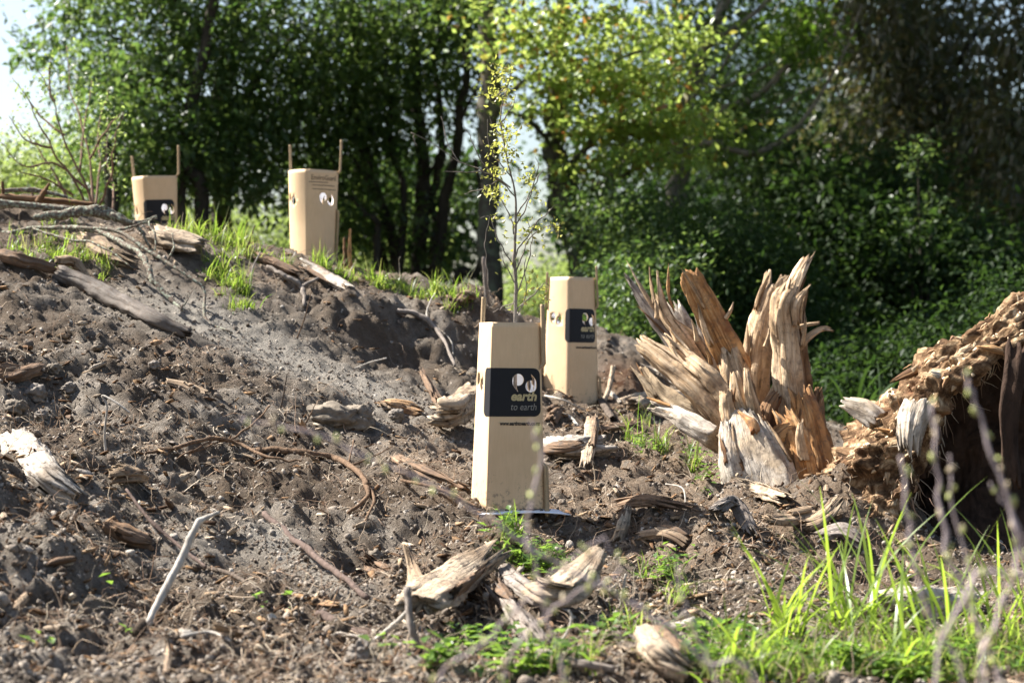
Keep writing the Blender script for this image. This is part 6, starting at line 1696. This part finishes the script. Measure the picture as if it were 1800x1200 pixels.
# tall sedge tussocks whose blades can be told apart
def tussock(label, px, py, n, lmin, lmax, wid, seed, aim=None, group=None):
    b = drop(px, py)
    e = empty('grass_tussock', tuple(b), label, 'grass', group)
    g = np.random.default_rng(seed)
    for k in range(n):
        P = b[None] + np.array([[g.normal(0, .03), g.normal(0, .03), -.01]])
        az = g.uniform(0, 6.28)
        V, F = blades(P, np.array([g.uniform(lmin, lmax)]), np.array([g.uniform(.5, 2.7)]), np.array([az]), np.array([wid * g.uniform(.7, 1.3)]), g, 9, 1.3, .38)
        build('blade', V, F, LM['sedge'], e, None, True)
    return e
tussock('tall sedge tussock in front of the hollow log with arching blades', 1500, 1110, 58, 0.127, 0.378, 0.0067, 41)
tussock('sedge tussock left of the tall one at the foot of the chip heap', 1390, 1130, 37, 0.095, 0.283, 0.0063, 42)
tussock('sedge tussock in the shade near the right edge', 1670, 1140, 43, 0.111, 0.315, 0.0067, 43)
tussock('sedge tussock cut off by the right edge', 1780, 1130, 40, 0.111, 0.315, 0.0067, 44)
tussock('sedge tussock at the bottom edge under the hollow log', 1590, 1185, 37, 0.095, 0.252, 0.0067, 45)
tussock('sedge tussock at the bottom left of the green corner', 1300, 1175, 30, 0.079, 0.231, 0.0063, 46)

def weed(label, spots, lf, seed, name='weed_patch'):
    g = np.random.default_rng(seed)
    P = []
    for px, py, rx, ry, n in spots:
        c = drop(px, py)
        x = c[0] + g.normal(0, .5, n) * rx / FPX * c[1]; y = c[1] + g.normal(0, .5, n) * ry / FPX * c[1] * 2
        P.append(np.stack([x, y, ground_h(x, y) + g.uniform(.004, .045, n)], -1))
    P = np.concatenate(P); n = len(P); L = lf * g.uniform(.5, 1.4, n)
    az = g.uniform(0, 6.28, n)
    V, F = leaves(P, np.stack([np.cos(az), np.sin(az), g.uniform(-.1, .8, n)], -1), np.array([0, 0, 1.0]) + .35 * unit(n, g), L, L * .6)
    return stuff(build(name, V, F, LM['weed']), label, 'weeds')
weed('creeping green weeds in the lower middle beside the wood pieces', [(860, 1160, 70, 24, 120), (780, 1180, 60, 16, 70), (930, 1195, 80, 16, 110), (690, 1155, 40, 10, 10), (1000, 1160, 60, 16, 24), (1080, 1125, 40, 16, 24)], .026, 51)
weed('small weeds in the damp hollow below the nearest guard', [(900, 955, 40, 26, 170), (960, 1000, 50, 20, 220), (1170, 1030, 40, 30, 110), (865, 905, 10, 8, 8)], .019, 52)
weed('low weeds among the grass in the lower right corner', [(1300, 1160, 120, 30, 400), (1500, 1180, 150, 20, 400), (1700, 1180, 130, 20, 300), (1250, 1190, 80, 16, 160)], .022, 53)
weed('little weeds growing beside the white log piece', [(1130, 790, 30, 20, 70), (1225, 815, 24, 20, 60), (1240, 860, 20, 14, 50)], .016, 54)
weed('tiny seedlings in the foreground soil at left', [(190, 1080, 10, 8, 3), (65, 1140, 30, 10, 5), (225, 1140, 6, 6, 3), (455, 1085, 10, 8, 5), (510, 1090, 8, 8, 3)], .022, 55)

# strap-leaved plant in the shade behind the log
fb = np.array([(1510 - 900) / FPX * 8.6, 8.6, 0.0]); fb[2] = gz(fb[0], fb[1])
FX = empty('flax_plant', tuple(fb), 'strap-leaved flax plant in the shade between stump and log', 'plant')
g = np.random.default_rng(61)
for k in range(15):
    P = fb[None] + np.array([[g.normal(0, .05), g.normal(0, .05), 0]])
    V, F = blades(P, np.array([g.uniform(.25, .52)]), np.array([g.uniform(.6, 2.5)]), np.array([g.uniform(0, 6.28)]), np.array([.017 * g.uniform(.7, 1.2)]), g, 9, 1.8)
    build('leaf', V, F, LM['dark'], FX, None, True)

# ---------------------------------------------------------------- budding twigs close to the camera
M['bud_stem'] = bark_mat('budding_stem', (0.32, 0.25, 0.24), (0.50, 0.42, 0.41), scale=120, bumpd=0.001)
M['bud'] = plain_mat('bud_green', (0.42, 0.44, 0.15), 0.5, 0.2, 100)
M['budr'] = plain_mat('bud_russet', (0.40, 0.32, 0.20), 0.5, 0.2, 100)
BUDV, BUDF = ICO1
def budding(label, pts, d, r, seed, every=0.020, bs=.0037):
    P = np.array([at(a, b, d + (c[0] if c else 0)) for a, b, *c in pts])
    gx_, gy_ = P[0][0], P[0][1]
    root = np.array([gx_ + .02, gy_, gz(gx_, gy_)])
    if P[0][2] > root[2] + .02 and pts[0][1] > 1150:
        P = np.vstack([root, P])
    r = [x * .5 for x in r]
    e = empty('budding_twig', tuple(P[0]), label, 'twig', 'budding twigs close to the camera')
    V, F, uv = tube(P, r, 7, max(14, 8 * len(P)), .003, seed)
    build('stem', V, F, M['bud_stem'], e, uv, True)
    C = catmull(P, 300)
    L = np.r_[0, np.cumsum(np.linalg.norm(np.diff(C, axis=0), axis=1))]
    g = np.random.default_rng(seed)
    for s in np.arange(.02, L[-1], every):
        i = int(np.searchsorted(L, min(L[-1], s + g.normal(0, .006))))
        c = C[min(i, 299)]
        if c[2] < CZ - .40:
            continue
        a = g.uniform(0, 6.28)
        off = np.array([math.cos(a), .5 * g.normal(), math.sin(a)]) * (r[0] + bs * .6)
        k = bs * g.uniform(.7, 1.25)
        me = new_mesh('bud', BUDV * np.array([k * .7, k * .7, k * 1.6]), BUDF, [M['bud'] if g.uniform() < .65 else M['budr']], None, True)
        o = obj('bud', me, e)
        o.location = Vector(c + off) - e.location
        o.rotation_euler = (g.normal(0, .5), g.normal(0, .5), 0)
    return e
budding('out-of-focus budding twig arching across the middle from lower right to left', [(1330, 1210), (1240, 1160), (1160, 1090), (1040, 1020), (930, 960), (830, 892), (700, 830), (560, 765), (425, 735)], 2.05, [.0036, .0036, .003, .0022], 71)
budding('out-of-focus budding twig rising in front of the nearest guard', [(1000, 1230), (962, 1090), (938, 985), (925, 930), (944, 850), (948, 790), (934, 742)], 2.0, [.0032, .003, .0022], 72)
budding('out-of-focus budding twig slanting over the curled wood piece', [(760, 1230), (850, 1130), (938, 1040), (1000, 985), (1062, 945)], 2.0, [.003, .0026, .0018], 73)
budding('faint budding twig crossing low in front of the grey log pieces', [(880, 1230), (935, 1110), (1010, 1045), (1090, 1000), (1060, 945)], 2.1, [.003, .0024, .0016], 74)
budding('pale out-of-focus budding stem curving before the hollow log at far right', [(1720, 1230), (1755, 1080), (1786, 1000), (1778, 900), (1745, 800), (1712, 700), (1695, 655)], 1.95, [.0042, .004, .0034, .0026], 75)
budding('out-of-focus budding stem in the middle of the dark hollow', [(1760, 1230), (1700, 1060), (1668, 980), (1650, 860), (1642, 745), (1640, 700)], 2.0, [.004, .0036, .003, .0022], 76)
budding('leftmost blurred budding stem before the dark hollow', [(1700, 1230), (1640, 1090), (1618, 1030), (1598, 920), (1587, 805)], 2.0, [.0036, .0034, .0026], 77)
budding('thin blurred russet twig between the stems before the dark hollow', [(1735, 1230), (1700, 1000), (1675, 880), (1668, 800)], 2.05, [.0026, .0022, .0016], 78)
budding('blurred twig bending in from the right edge at the grass', [(1640, 1230), (1700, 1040), (1745, 1005), (1830, 1020)], 1.9, [.004, .0036, .003], 79)
budding('blurred twig rising at the right edge behind the pale stem', [(1850, 1230), (1810, 1000), (1775, 900), (1740, 850)], 2.05, [.003, .0024, .0016], 80)
budding('short blurred twig above the thick pale grey stick', [(1260, 1230), (1215, 1100), (1195, 1030), (1190, 990)], 2.1, [.003, .0024, .0016], 81)
